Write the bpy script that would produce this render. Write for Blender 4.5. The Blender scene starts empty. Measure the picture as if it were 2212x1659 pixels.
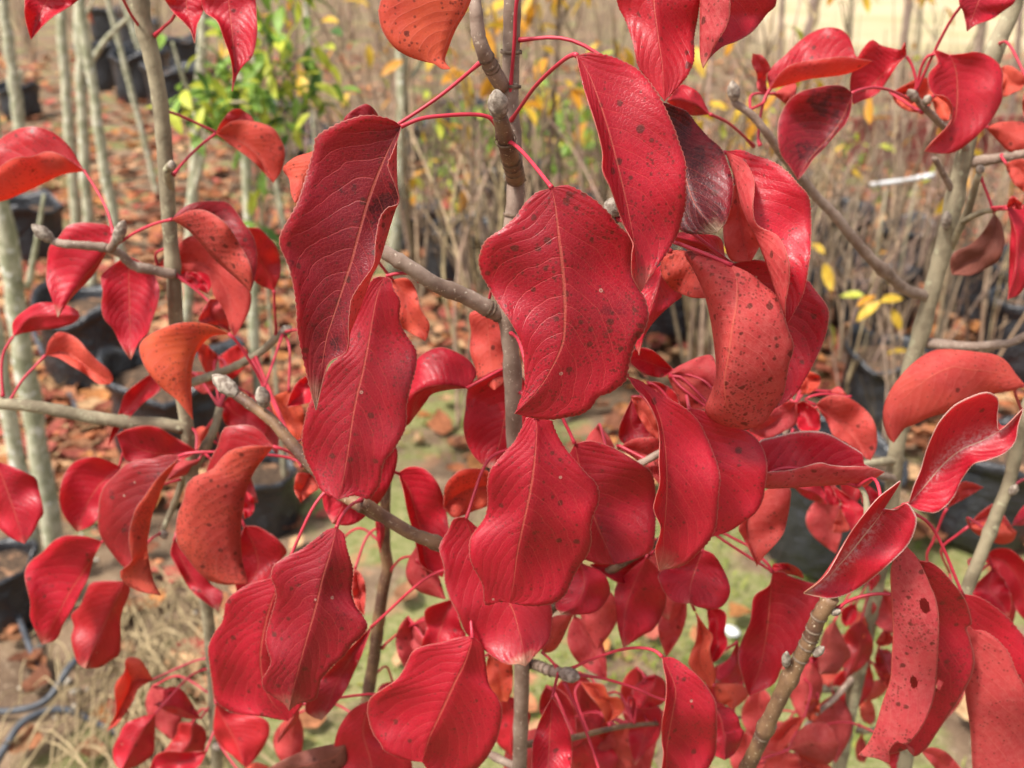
import bpy, math, random
import numpy as np
from math import radians, sin, cos, pi
from mathutils import Vector

scene = bpy.context.scene
COL = scene.collection
random.seed(7)
rng = np.random.default_rng(11)

# ------------------------------------------------------------------ camera
CAM_H, PITCH = 1.5, radians(24.5)
FPX, CX0, CY0 = 2125.0, 1106.0, 829.5
cam_d = bpy.data.cameras.new('camera')
cam = bpy.data.objects.new('camera', cam_d); COL.objects.link(cam)
cam.location = (0, 0, CAM_H)
cam.rotation_euler = (radians(90) - PITCH, 0, 0)
cam_d.sensor_width = 36.0
cam_d.lens = 36.0 * FPX / 2212.0
cam_d.clip_start = 0.02; cam_d.clip_end = 2000
cam_d.dof.use_dof = True
cam_d.dof.focus_distance = 0.425
cam_d.dof.aperture_fstop = 11.5
scene.camera = cam

# ------------------------------------------------------------------ light: bright hazy autumn day
SUN_EL, SUN_AZ = radians(58), radians(238)      # azimuth clockwise from +Y: from the left, slightly behind the camera
world = bpy.data.worlds.new('World'); scene.world = world
world.use_nodes = True
wn, wl = world.node_tree.nodes, world.node_tree.links
bg = wn['Background']
sky = wn.new('ShaderNodeTexSky'); sky.sky_type = 'NISHITA'; sky.sun_disc = False
sky.sun_elevation = SUN_EL; sky.sun_rotation = SUN_AZ
sky.air_density = 1.0; sky.dust_density = 4.0; sky.ozone_density = 1.0
hs = wn.new('ShaderNodeHueSaturation'); hs.inputs['Saturation'].default_value = 0.35
wl.new(sky.outputs[0], hs.inputs['Color']); wl.new(hs.outputs[0], bg.inputs['Color'])
bg.inputs['Strength'].default_value = 0.12
sun_d = bpy.data.lights.new('sun', 'SUN'); sun = bpy.data.objects.new('sun', sun_d); COL.objects.link(sun)
sun_d.energy = 2.9; sun_d.angle = radians(8); sun_d.color = (1.0, 0.95, 0.88)
sd = Vector((sin(SUN_AZ) * cos(SUN_EL), cos(SUN_AZ) * cos(SUN_EL), sin(SUN_EL)))
sun.rotation_euler = sd.to_track_quat('Z', 'Y').to_euler()
sun.location = sd * 5
scene.view_settings.view_transform = 'Standard'
scene.view_settings.look = 'None'
scene.view_settings.gamma = 1.0
scene.view_settings.exposure = 1.2
scene.render.engine = 'CYCLES'
cy = scene.cycles
cy.max_bounces = 5; cy.diffuse_bounces = 4; cy.glossy_bounces = 2; cy.transmission_bounces = 4; cy.transparent_max_bounces = 4

# ------------------------------------------------------------------ helpers: points
_f = np.array([0, cos(PITCH), -sin(PITCH)]); _u = np.array([0, sin(PITCH), cos(PITCH)]); _r = np.array([1.0, 0, 0])
CAMP = np.array([0, 0, CAM_H])
ZX = {'a': 0.0, 'b': 518.4, 'c': 1036.9, 'd': 1520.8}
ZY = {'0': 0.0, '1': 388.8, '2': 777.7, '3': 1140.6}
def ray(x, y):
    return (x - CX0) / FPX * _r - (y - CY0) / FPX * _u + _f
def at(x, y, Y):
    d = ray(x, y); return CAMP + d * (Y / d[1])
def gnd(x, y, z=0.0):
    d = ray(x, y); return CAMP + d * ((z - CAM_H) / d[2])
def zp(zone, s):
    """survey sheet coordinates (zone letter + text list) -> list of sight-line pairs"""
    ox, oy = (ZX[zone[0]], ZY[zone[1]]) if zone != 'F' else (0, 0)
    k = 1 / 3.2 if zone != 'F' else 1.0
    return np.array([[ox + float(a.split(',')[0]) * k, oy + float(a.split(',')[1]) * k] for a in s.split()])
def spline(P, n):
    """Catmull-Rom through P resampled to n points evenly along its length"""
    P = np.asarray(P, float)
    if len(P) == 2:
        t = np.linspace(0, 1, n)[:, None]; return P[0] * (1 - t) + P[1] * t
    Q = np.vstack([2 * P[0] - P[1], P, 2 * P[-1] - P[-2]])
    out = []
    for i in range(1, len(Q) - 2):
        p0, p1, p2, p3 = Q[i - 1], Q[i], Q[i + 1], Q[i + 2]
        t = np.linspace(0, 1, 10, endpoint=False)[:, None]
        out.append(0.5 * ((2 * p1) + (-p0 + p2) * t + (2 * p0 - 5 * p1 + 4 * p2 - p3) * t ** 2 + (-p0 + 3 * p1 - 3 * p2 + p3) * t ** 3))
    out = np.vstack(out + [P[-1:]])
    s = np.concatenate([[0], np.cumsum(np.linalg.norm(np.diff(out, axis=0), axis=1))])
    q = np.linspace(0, s[-1], n)
    return np.stack([np.interp(q, s, out[:, k]) for k in range(out.shape[1])], 1)

# ------------------------------------------------------------------ helpers: objects
def mesh_obj(name, verts, faces, mats, parent=None, smooth=True, midx=None, uvs=None, col=None):
    me = bpy.data.meshes.new(name)
    me.from_pydata([tuple(map(float, v)) for v in verts], [], [tuple(int(i) for i in f) for f in faces])
    for m in (mats if isinstance(mats, (list, tuple)) else [mats]): me.materials.append(m)
    if midx is not None: me.polygons.foreach_set('material_index', np.asarray(midx, np.int32))
    if smooth: me.polygons.foreach_set('use_smooth', np.ones(len(me.polygons), bool))
    if uvs is not None:
        uv = me.uv_layers.new(name='UVMap')
        li = np.empty(len(me.loops), np.int32); me.loops.foreach_get('vertex_index', li)
        uv.data.foreach_set('uv', np.asarray(uvs, np.float32)[li].ravel())
    if col is not None:
        ca = me.color_attributes.new('tone', 'FLOAT_COLOR', 'POINT')
        c4 = np.ones((len(verts), 4), np.float32); c4[:, :3] = col
        ca.data.foreach_set('color', c4.ravel())
    me.update()
    o = bpy.data.objects.new(name, me); COL.objects.link(o)
    if parent is not None:
        o.parent = parent
        if parent.type == 'EMPTY': o.location = -parent.location
    return o
def empty(name, loc):
    o = bpy.data.objects.new(name, None); COL.objects.link(o)
    o.location = tuple(map(float, loc)); o.empty_display_size = 0.05
    return o
def tag(o, label=None, cat=None, group=None, kind=None):
    if label: o['label'] = label
    if cat: o['category'] = cat
    if group: o['group'] = group
    if kind: o['kind'] = kind
    return o
class MB:
    def __init__(s): s.v, s.f, s.c, s.n = [], [], [], 0
    def add(s, v, f, c=None):
        v = np.asarray(v, float); s.v.append(v)
        s.f += [tuple(i + s.n for i in q) for q in f]
        if c is not None: s.c.append(np.tile(np.asarray(c, float), (len(v), 1)))
        s.n += len(v)
    def build(s, name, mat, parent=None, smooth=True):
        return mesh_obj(name, np.vstack(s.v), s.f, mat, parent, smooth, col=np.vstack(s.c) if s.c else None)
def tube_geo(P, R, sides=8, cap=True):
    P = np.asarray(P, float); n = len(P); R = np.broadcast_to(np.asarray(R, float), (n,))
    T = np.gradient(P, axis=0); T /= np.linalg.norm(T, axis=1)[:, None] + 1e-12
    ref = np.array([0.3, -0.9, 0.2]); V = []
    for i in range(n):
        a = np.cross(T[i], ref); a /= np.linalg.norm(a) + 1e-12
        b = np.cross(T[i], a)
        for k in range(sides):
            th = 2 * pi * k / sides
            V.append(P[i] + R[i] * (cos(th) * a + sin(th) * b))
    F = [(i * sides + k, i * sides + (k + 1) % sides, (i + 1) * sides + (k + 1) % sides, (i + 1) * sides + k)
         for i in range(n - 1) for k in range(sides)]
    if cap:
        F.append(tuple(range(sides - 1, -1, -1))); F.append(tuple((n - 1) * sides + k for k in range(sides)))
    return np.array(V), F

# ------------------------------------------------------------------ helpers: materials
def new_mat(name):
    m = bpy.data.materials.new(name); m.use_nodes = True
    nt = m.node_tree
    return m, nt, nt.nodes['Principled BSDF'], nt.nodes['Material Output']
class NT:
    def __init__(s, nt): s.nt = nt
    def n(s, t, **k):
        x = s.nt.nodes.new(t)
        for a, b in k.items(): setattr(x, a, b)
        return x
    def put(s, sock, v):
        if isinstance(v, bpy.types.NodeSocket): s.nt.links.new(v, sock)
        elif isinstance(v, (tuple, list)): sock.default_value = tuple(v) + ((1,) if len(v) == 3 and len(sock.default_value) == 4 else ())
        else: sock.default_value = v
    def math(s, op, a, b=0.0, c=None, clamp=False):
        x = s.n('ShaderNodeMath', operation=op, use_clamp=clamp)
        s.put(x.inputs[0], a); s.put(x.inputs[1], b)
        if c is not None: s.put(x.inputs[2], c)
        return x.outputs[0]
    def mix(s, fac, a, b, blend='MIX'):
        x = s.n('ShaderNodeMix', data_type='RGBA', blend_type=blend, clamp_factor=True)
        s.put(x.inputs[0], fac); s.put(x.inputs[6], a); s.put(x.inputs[7], b)
        return x.outputs[2]
    def ss(s, v, lo, hi, a=0.0, b=1.0):
        x = s.n('ShaderNodeMapRange', interpolation_type='SMOOTHSTEP')
        for i, q in enumerate((v, lo, hi, a, b)): s.put(x.inputs[i], q)
        return x.outputs[0]
    def noise(s, vec, scale, detail=3, rough=0.55, out=0):
        x = s.n('ShaderNodeTexNoise'); s.put(x.inputs['Vector'], vec)
        x.inputs['Scale'].default_value = scale; x.inputs['Detail'].default_value = detail; x.inputs['Roughness'].default_value = rough
        return x.outputs[out]
    def voro(s, vec, scale, feature='F1', out=0):
        x = s.n('ShaderNodeTexVoronoi', feature=feature); s.put(x.inputs['Vector'], vec); x.inputs['Scale'].default_value = scale
        return x.outputs[out]
    def bump(s, h, strength, dist):
        x = s.n('ShaderNodeBump'); s.put(x.inputs['Height'], h); x.inputs['Strength'].default_value = strength; x.inputs['Distance'].default_value = dist
        return x.outputs[0]

def leaf_material(name, under=False, downy=False):
    m, nt, bs, out = new_mat(name); N = NT(nt)
    uv = N.n('ShaderNodeUVMap', uv_map='UVMap').outputs[0]
    sp = N.n('ShaderNodeSeparateXYZ'); N.put(sp.inputs[0], uv); u, v = sp.outputs[0], sp.outputs[1]
    oi = N.n('ShaderNodeObjectInfo')
    pr = N.n('ShaderNodeSeparateColor'); N.put(pr.inputs[0], oi.outputs['Color'])
    orange, dark, spots, pale = pr.outputs[0], pr.outputs[1], pr.outputs[2], oi.outputs['Alpha']
    rnd = oi.outputs['Random']
    geo = N.n('ShaderNodeNewGeometry').outputs['Position']
    off = N.n('ShaderNodeCombineXYZ'); N.put(off.inputs[0], N.math('MULTIPLY', rnd, 37.0)); N.put(off.inputs[1], N.math('MULTIPLY', rnd, 91.0))
    pv = N.n('ShaderNodeVectorMath', operation='ADD'); N.put(pv.inputs[0], geo); N.put(pv.inputs[1], off.outputs[0]); P = pv.outputs[0]
    c = N.math('SUBTRACT', u, 0.5)
    s = N.math('MULTIPLY', N.math('ABSOLUTE', c), 2.0)
    side = N.math('GREATER_THAN', c, 0.0)
    wob = N.math('MULTIPLY', N.math('SUBTRACT', N.noise(P, 60, 2), 0.5), 0.065)
    # midrib
    mw = N.math('MULTIPLY_ADD', v, -0.015, 0.024)
    mid = N.math('SUBTRACT', 1.0, N.ss(s, N.math('MULTIPLY', mw, 0.5), N.math('MULTIPLY', mw, 1.7)), clamp=True)
    # side veins: leave the midrib and sweep towards the tip, bending near the margin
    ph = N.math('MULTIPLY', N.math('POWER', s, 1.35), 0.30)
    q = N.math('SUBTRACT', N.math('ADD', v, wob), ph)
    q = N.math('ADD', N.math('MULTIPLY', q, 12.5), N.math('MULTIPLY', side, 0.47))
    q = N.math('ABSOLUTE', N.math('SUBTRACT', N.math('FRACT', q), 0.5))
    vein = N.math('SUBTRACT', 1.0, N.ss(q, 0.012, 0.050), clamp=True)
    vein = N.math('MULTIPLY', vein, N.ss(s, 1.0, 0.7))
    # fine straight hatching between the veins and a small net
    ph2 = N.math('MULTIPLY', N.math('POWER', s, 1.1), 0.30)
    q2 = N.math('MULTIPLY', N.math('SUBTRACT', N.math('ADD', v, N.math('MULTIPLY', wob, 1.5)), ph2), 46.0)
    q2 = N.math('ABSOLUTE', N.math('SUBTRACT', N.math('FRACT', q2), 0.5))
    hat = N.math('SUBTRACT', 1.0, N.ss(q2, 0.03, 0.20), clamp=True)
    net = N.math('SUBTRACT', 1.0, N.ss(N.voro(P, 650, 'DISTANCE_TO_EDGE'), 0.02, 0.13), clamp=True)
    big = N.noise(P, 26, 3); med = N.noise(P, 130, 4, 0.65); fine = N.noise(P, 900, 2)
    if not under:
        base = N.mix(N.ss(big, 0.35, 0.65), (0.66, 0.011, 0.044), (0.47, 0.007, 0.030))
        base = N.mix(N.math('MULTIPLY', N.math('POWER', rnd, 2.0), 0.40), base, (0.27, 0.003, 0.018))
        base = N.mix(N.math('MULTIPLY', orange, 0.55), base, (0.48, 0.040, 0.014))
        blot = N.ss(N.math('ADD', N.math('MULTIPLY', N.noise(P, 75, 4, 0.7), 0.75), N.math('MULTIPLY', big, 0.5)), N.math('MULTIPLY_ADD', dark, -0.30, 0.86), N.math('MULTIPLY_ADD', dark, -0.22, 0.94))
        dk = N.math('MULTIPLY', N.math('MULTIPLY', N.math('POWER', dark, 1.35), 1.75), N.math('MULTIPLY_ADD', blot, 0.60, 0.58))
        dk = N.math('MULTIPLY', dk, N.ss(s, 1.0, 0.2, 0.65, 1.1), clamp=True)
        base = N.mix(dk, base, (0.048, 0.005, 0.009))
    else:
        base = N.mix(N.ss(big, 0.3, 0.7), (0.60, 0.072, 0.084), (0.44, 0.042, 0.056))
        base = N.mix(N.ss(N.noise(P, 300, 4, 0.7), 0.40, 0.68, 0.0, 0.35), base, (0.66, 0.20, 0.18))
        base = N.mix(N.math('MULTIPLY', orange, N.ss(med, 0.3, 0.7, 0.8, 1.0)), base, N.mix(N.ss(big, 0.35, 0.65), (0.68, 0.130, 0.040), (0.58, 0.075, 0.036)))
        base = N.mix(N.ss(dark, 0.72, 1.0, 0.0, 0.9), base, (0.22, 0.090, 0.058))
    base = N.mix(N.ss(fine, 0.35, 0.70, 0.30 if not under else 0.12, 0.0), base, N.mix(0.75, base, (0.12, 0.006, 0.012)))
    base = N.mix(N.ss(N.noise(P, 1400, 1), 0.50, 0.72, 0.0, 0.22), base, N.mix(0.5, base, (0.64, 0.08, 0.10)))
    # blotches and specks
    vs = N.n('ShaderNodeTexVoronoi'); N.put(vs.inputs['Vector'], P); vs.inputs['Scale'].default_value = 240
    sel = N.n('ShaderNodeSeparateColor'); N.put(sel.inputs[0], vs.outputs['Color'])
    keep = N.math('LESS_THAN', sel.outputs[0], N.math('MULTIPLY', spots, N.ss(big, 0.38, 0.66, 0.06, 0.80)))
    rad = N.math('MULTIPLY_ADD', N.math('POWER', sel.outputs[1], 2.0), 0.34, 0.06)
    sp1 = N.math('MULTIPLY', keep, N.ss(N.math('ADD', vs.outputs['Distance'], N.math('MULTIPLY', N.noise(P, 500, 3, 0.7), 0.45)), N.math('ADD', rad, 0.34), N.math('ADD', rad, 0.20)))
    base = N.mix(N.math('MULTIPLY', sp1, 0.85), base, (0.055, 0.016, 0.010))
    vt = N.n('ShaderNodeTexVoronoi'); N.put(vt.inputs['Vector'], P); vt.inputs['Scale'].default_value = 620
    st = N.n('ShaderNodeSeparateColor'); N.put(st.inputs[0], vt.outputs['Color'])
    kt = N.math('LESS_THAN', st.outputs[0], N.math('MULTIPLY', spots, N.ss(N.noise(P, 40, 3), 0.40, 0.60, 0.10, 0.85)))
    sp2 = N.math('MULTIPLY', kt, N.ss(vt.outputs['Distance'], 0.50, 0.22))
    base = N.mix(N.math('MULTIPLY', sp2, 0.75), base, (0.07, 0.018, 0.012))
    # pale lenticel rings
    if not under:
        vr = N.n('ShaderNodeTexVoronoi'); N.put(vr.inputs['Vector'], P); vr.inputs['Scale'].default_value = 120
        sr = N.n('ShaderNodeSeparateColor'); N.put(sr.inputs[0], vr.outputs['Color'])
        kr = N.math('LESS_THAN', sr.outputs[0], N.math('MULTIPLY', spots, 0.10))
        ring = N.math('MULTIPLY', kr, N.math('LESS_THAN', N.math('ABSOLUTE', N.math('SUBTRACT', vr.outputs['Distance'], 0.075)), 0.035))
        base = N.mix(N.math('MULTIPLY', ring, 0.75), base, (0.50, 0.36, 0.27))
    # veins
    vc = (0.66, 0.10, 0.085) if not under else (0.66, 0.20, 0.15)
    base = N.mix(N.math('MULTIPLY', hat, 0.09), base, vc)
    base = N.mix(N.math('MULTIPLY', net, 0.12), base, vc)
    base = N.mix(N.math('MULTIPLY', vein, 0.27), base, vc)
    base = N.mix(N.math('MULTIPLY', mid, 0.62), base, (0.60, 0.15, 0.10))
    # dry brown margin, pale dry tip; on the dark curled leaf it is painted-in sheen
    mg = N.ss(N.math('ADD', s, N.math('MULTIPLY', N.math('SUBTRACT', med, 0.5), 0.10)), 0.955, 1.0)
    base = N.mix(N.math('MULTIPLY', mg, 0.55), base, (0.24, 0.050, 0.035))
    base = N.mix(N.ss(s, 0.982, 1.0, 0.0, 0.65), base, (0.58, 0.24, 0.19))
    if downy:
        halo = N.math('MULTIPLY', N.ss(s, 0.42, 0.0), N.ss(N.math('ADD', N.noise(P, 480, 4, 0.75), N.math('MULTIPLY', v, 0.12)), 0.42, 0.74))
        base = N.mix(N.math('MULTIPLY', halo, 0.75), base, (0.60, 0.42, 0.42))
        base = N.mix(N.math('MULTIPLY', mid, 0.75), base, (0.62, 0.52, 0.40))
        base = N.mix(N.ss(s, 0.955, 1.0, 0.0, 0.9), base, (0.66, 0.52, 0.45))
    tp = N.math('MULTIPLY', pale, N.ss(N.math('ADD', v, N.math('MULTIPLY', N.math('SUBTRACT', med, 0.5), 0.16)), 0.87, 0.99))
    base = N.mix(tp, base, (0.46, 0.31, 0.20))
    N.put(bs.inputs['Base Color'], base)
    N.put(bs.inputs['Roughness'], N.ss(med, 0.3, 0.7, 0.33, 0.50) if not under else 0.62)
    bs.inputs['Specular IOR Level'].default_value = 0.52 if not under else 0.30
    h = N.math('ADD', N.math('MULTIPLY', mid, -1.0), N.math('MULTIPLY', vein, -0.55))
    h = N.math('ADD', h, N.math('MULTIPLY', net, -0.22))
    h = N.math('ADD', h, N.math('MULTIPLY', N.ss(q, 0.0, 0.5), 0.5))
    if under: h = N.math('MULTIPLY', h, -0.7)
    N.put(bs.inputs['Normal'], N.bump(h, 0.40, 0.0007))
    tr = N.n('ShaderNodeBsdfTranslucent')
    tc = N.mix(0.5, base, (0.98, 0.10, 0.05) if not under else (1.0, 0.22, 0.10))
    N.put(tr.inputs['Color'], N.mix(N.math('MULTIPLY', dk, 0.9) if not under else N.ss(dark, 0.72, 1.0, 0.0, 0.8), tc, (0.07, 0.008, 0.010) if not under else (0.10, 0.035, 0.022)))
    mx = N.n('ShaderNodeMixShader'); mx.inputs[0].default_value = 0.50
    nt.links.new(bs.outputs[0], mx.inputs[1]); nt.links.new(tr.outputs[0], mx.inputs[2]); nt.links.new(mx.outputs[0], out.inputs[0])
    return m
def simple(name, ca, cb, scale, rough=0.7, spec=0.3, bump=0.0, bscale=None, detail=4, trans=0.0, lo=0.35, hi=0.65, tone=False, extra=None):
    m, nt, bs, out = new_mat(name); N = NT(nt)
    P = N.n('ShaderNodeNewGeometry').outputs['Position']
    c = N.mix(N.ss(N.noise(P, scale, detail), lo, hi), ca, cb)
    if extra: c = N.mix(N.ss(N.noise(P, extra[1], 4, 0.7), extra[2], extra[3]), c, extra[0])
    if tone:
        a = N.n('ShaderNodeVertexColor', layer_name='tone').outputs[0]
        c = N.mix(1.0, c, a, 'MULTIPLY')
    N.put(bs.inputs['Base Color'], c); bs.inputs['Roughness'].default_value = rough; bs.inputs['Specular IOR Level'].default_value = spec
    if bump: N.put(bs.inputs['Normal'], N.bump(N.noise(P, bscale or scale * 3, 4), 0.6, bump))
    if trans:
        tr = N.n('ShaderNodeBsdfTranslucent'); N.put(tr.inputs['Color'], c)
        mx = N.n('ShaderNodeMixShader'); mx.inputs[0].default_value = trans
        nt.links.new(bs.outputs[0], mx.inputs[1]); nt.links.new(tr.outputs[0], mx.inputs[2]); nt.links.new(mx.outputs[0], out.inputs[0])
    return m
M = {}
M['up'] = leaf_material('leaf_upper'); M['un'] = leaf_material('leaf_underside', True); M['downy'] = leaf_material('leaf_upper_downy', False, True)
M['stalk'] = simple('leaf_stalk', (0.50, 0.035, 0.060), (0.40, 0.022, 0.04), 60, 0.42, 0.4, trans=0.15)
M['bark'] = simple('young_bark', (0.27, 0.20, 0.155), (0.17, 0.115, 0.085), 70, 0.72, 0.25, 0.0007, 260, extra=((0.44, 0.37, 0.29), 420, 0.61, 0.66))
M['bark_red'] = simple('shoot_bark', (0.20, 0.115, 0.058), (0.085, 0.042, 0.028), 50, 0.55, 0.35, 0.0006, 300, extra=((0.46, 0.37, 0.26), 520, 0.62, 0.66))
M['bark_tan'] = simple('tan_bark', (0.30, 0.255, 0.165), (0.155, 0.125, 0.080), 45, 0.75, 0.25, 0.0008, 240, extra=((0.36, 0.34, 0.22), 75, 0.56, 0.66))
M['bark_pale'] = simple('pale_bark', (0.43, 0.41, 0.29), (0.25, 0.25, 0.155), 26, 0.85, 0.15, 0.002, 90, lo=0.4, hi=0.6, extra=((0.62, 0.61, 0.54), 45, 0.57, 0.66))
M['bud'] = simple('bud_down', (0.34, 0.29, 0.235), (0.15, 0.115, 0.09), 330, 0.9, 0.1, 0.0004, 1500)
M['scar'] = simple('bark_scar', (0.11, 0.072, 0.052), (0.19, 0.14, 0.10), 400, 0.85, 0.1, 0.0004, 900)
M['soil'] = simple('potting_soil', (0.10, 0.065, 0.042), (0.045, 0.03, 0.022), 60, 0.95, 0.1, 0.006, 160, extra=((0.30, 0.16, 0.09), 25, 0.56, 0.64))
M['bag'] = simple('black_polythene', (0.012, 0.012, 0.014), (0.022, 0.023, 0.026), 12, 0.32, 0.5, 0.035, 22)
M['hose'] = simple('black_hose', (0.06, 0.065, 0.075), (0.03, 0.032, 0.038), 30, 0.5, 0.4)
M['straw'] = simple('straw', (0.44, 0.34, 0.19), (0.27, 0.195, 0.105), 15, 0.7, 0.2, trans=0.2)
M['stem'] = simple('seedling_stem', (0.42, 0.33, 0.235), (0.27, 0.195, 0.14), 30, 0.8, 0.2, tone=True)
M['litter'] = simple('dry_leaf', (0.95, 0.9, 0.85), (0.6, 0.55, 0.5), 60, 0.75, 0.2, tone=True, trans=0.2)
M['yleaf'] = simple('turning_leaf', (1.0, 1.0, 1.0), (0.78, 0.72, 0.6), 50, 0.5, 0.3, tone=True, trans=0.35)
M['grass'] = simple('moss_grass', (1.0, 1.0, 1.0), (0.65, 0.7, 0.6), 10, 0.8, 0.2, tone=True, trans=0.3)
M['stone'] = simple('stone', (0.42, 0.38, 0.31), (0.28, 0.24, 0.19), 40, 0.85, 0.2, 0.002, 120)
M['white'] = simple('white_plastic', (0.62, 0.63, 0.64), (0.48, 0.47, 0.45), 40, 0.4, 0.4)
M['redboard'] = simple('red_board', (0.20, 0.050, 0.038), (0.12, 0.030, 0.025), 9, 0.75, 0.2, 0.003, 30, extra=((0.34, 0.17, 0.13), 18, 0.60, 0.72))
def ground_material():
    m, nt, bs, out = new_mat('nursery_ground'); N = NT(nt)
    P = N.n('ShaderNodeNewGeometry').outputs['Position']
    sp = N.n('ShaderNodeSeparateXYZ'); N.put(sp.inputs[0], P)
    big, med, fine = N.noise(P, 0.9, 4), N.noise(P, 5.5, 5, 0.65), N.noise(P, 60, 4, 0.7)
    c = N.mix(N.ss(med, 0.35, 0.65), (0.205, 0.140, 0.088), (0.105, 0.068, 0.044))
    c = N.mix(N.ss(fine, 0.50, 0.78), c, (0.27, 0.205, 0.14))
    mz = N.math('MULTIPLY', N.ss(sp.outputs[1], 3.4, 2.2), N.math('MULTIPLY', N.ss(sp.outputs[0], -0.75, -0.35), N.ss(sp.outputs[0], 1.5, 0.9)))
    c = N.mix(N.ss(N.math('MULTIPLY_ADD', mz, 0.13, N.noise(P, 2.2, 4)), 0.53, 0.62), c, N.mix(N.ss(fine, 0.35, 0.65), (0.120, 0.135, 0.040), (0.225, 0.205, 0.095)))
    c = N.mix(N.math('MULTIPLY', N.ss(N.noise(P, 9, 4, 0.7), 0.55, 0.63), N.ss(big, 0.4, 0.6)), c, (0.34, 0.155, 0.085))
    far = N.ss(N.math('ADD', sp.outputs[1], N.math('MULTIPLY', N.math('SUBTRACT', big, 0.5), 3.0)), 13.0, 16.5)
    far = N.math('MULTIPLY', far, N.ss(N.math('SUBTRACT', sp.outputs[0], N.math('MULTIPLY', sp.outputs[1], 0.20)), 0.0, 1.2))
    c = N.mix(far, c, N.mix(N.ss(N.noise(P, 0.35, 4), 0.4, 0.65), (0.43, 0.335, 0.215), (0.33, 0.285, 0.155)))
    N.put(bs.inputs['Base Color'], c); bs.inputs['Roughness'].default_value = 0.95; bs.inputs['Specular IOR Level'].default_value = 0.1
    N.put(bs.inputs['Normal'], N.bump(N.math('ADD', fine, N.math('MULTIPLY', med, 2.0)), 0.8, 0.012))
    return m
M['ground'] = ground_material()

# ================================================================== the setting
def build_ground():
    # one sheet out to the horizon, finer and slightly uneven near by
    xs = np.concatenate([[-600, -150, -40], np.linspace(-9, 9, 73), [40, 150, 600]])
    ys = np.concatenate([[-200, -20, -4], np.linspace(-1, 16, 69), [30, 80, 250, 900]])
    X, Yy = np.meshgrid(xs, ys)
    Z = 0.012 * (np.sin(X * 2.3 + 1.1 * Yy) + np.sin(Yy * 3.1 - 1.7 * X)) * (np.abs(X) < 9) * (Yy < 16) * (Yy > -1)
    V = np.stack([X, Yy, Z - 0.015], -1).reshape(-1, 3)
    w = len(xs)
    F = [(j * w + i, j * w + i + 1, (j + 1) * w + i + 1, (j + 1) * w + i) for j in range(len(ys) - 1) for i in range(w - 1)]
    tag(mesh_obj('ground', V, F, M['ground']), kind='structure')
build_ground()

# ------------------------------------------------------------------ black grow bags
def bag_geo(seed, r=0.15, h=0.27):
    g = np.random.default_rng(seed); S = 28
    prof = [(0.94, 0.0), (1.0, 0.04), (1.03, 0.25), (1.0, 0.5), (1.02, 0.75), (1.03, 0.95), (1.10, 1.02), (1.15, 0.98), (1.12, 0.90), (1.04, 0.86)]
    ph = g.uniform(0, 6.28, 8); V = []
    for k, (a, z) in enumerate(prof):
        for i in range(S):
            t = 2 * pi * i / S
            rr = r * a * (1 + 0.035 * sin(3 * t + ph[0] + 4 * z) + 0.03 * sin(7 * t + ph[1] - 6 * z) + 0.02 * sin(11 * t + ph[2] + 9 * z))
            zz = h * z + (0.022 * sin(2 * t + ph[3]) + 0.012 * sin(5 * t + ph[4])) * z ** 3
            V.append((rr * cos(t), rr * sin(t), zz))
    F = [(k * S + i, k * S + (i + 1) % S, (k + 1) * S + (i + 1) % S, (k + 1) * S + i) for k in range(len(prof) - 1) for i in range(S)]
    # inner wall going down to the soil
    b = len(V)
    for i in range(S):
        x, y, z = V[5 * S + i]; V.append((x * 0.95, y * 0.95, h * 0.82))
    F += [(5 * S + (i + 1) % S, 5 * S + i, b + i, b + (i + 1) % S) for i in range(S)]
    return np.array(V), F
def soil_geo(r, z):
    V = [(0, 0, z + 0.02)] + [(r * q * cos(2 * pi * i / 20), r * q * sin(2 * pi * i / 20), z + 0.012 * (1 - q) + 0.006 * sin(i * 2.3 + q * 9)) for q in (0.5, 1.0) for i in range(20)]
    F = [(0, 1 + i, 1 + (i + 1) % 20) for i in range(20)] + [(1 + i, 21 + i, 21 + (i + 1) % 20, 1 + (i + 1) % 20) for i in range(20)]
    return np.array(V), F
_bags = []
for k in range(4):
    V, F = bag_geo(k); me = mesh_obj('bag_wall', V, F, M['bag']); _bags.append(me)
_soil = mesh_obj('soil', *soil_geo(0.145, 0.222), M['soil'])
_bag_used = set()
def grow_bag(p, label, group=None, sc=1.0, k=None):
    k = random.randrange(4) if k is None else k
    e = empty('grow_bag', (p[0], p[1], -0.01)); e.rotation_euler.z = random.uniform(0, 6.28); e.scale = (sc, sc, sc * random.uniform(0.92, 1.1))
    for src in (_bags[k], _soil):
        if src.name not in _bag_used: _bag_used.add(src.name); o = src
        else: o = src.copy(); COL.objects.link(o)
        o.parent = e
    tag(e, label, 'plant bag', group); return e
ROWB = 'black grow bag standing among the bare seedlings'
grow_bag(gnd(897, 535), 'smaller of two black grow bags beside the lichen-patched trunk', sc=0.85)
grow_bag(gnd(993, 606), 'larger of two black grow bags beside the lichen-patched trunk', sc=1.0)
grow_bag(gnd(1470, 712), 'black grow bag showing in the gap behind the hanging crimson and orange-backed leaves', sc=1.1)
for (x, y, sc) in [(1600, 540, 1.0), (1700, 470, 1.0), (1410, 470, 0.95), (1240, 520, 0.9), (760, 470, 0.9), (1050, 500, 1.0), (1120, 450, 1.0), (800, 400, 1.0), (900, 350, 1.0), (1000, 300, 1.1), (1180, 300, 1.1),
                   (1800, 560, 1.0), (1960, 600, 1.0), (1880, 700, 1.0), (2110, 690, 1.0), (2190, 800, 1.0), (1680, 720, 1.0), (1560, 430, 0.9), (640, 380, 0.9)]:
    grow_bag(gnd(x, y), ROWB, 'grow bags in the seedling rows', sc)
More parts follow.
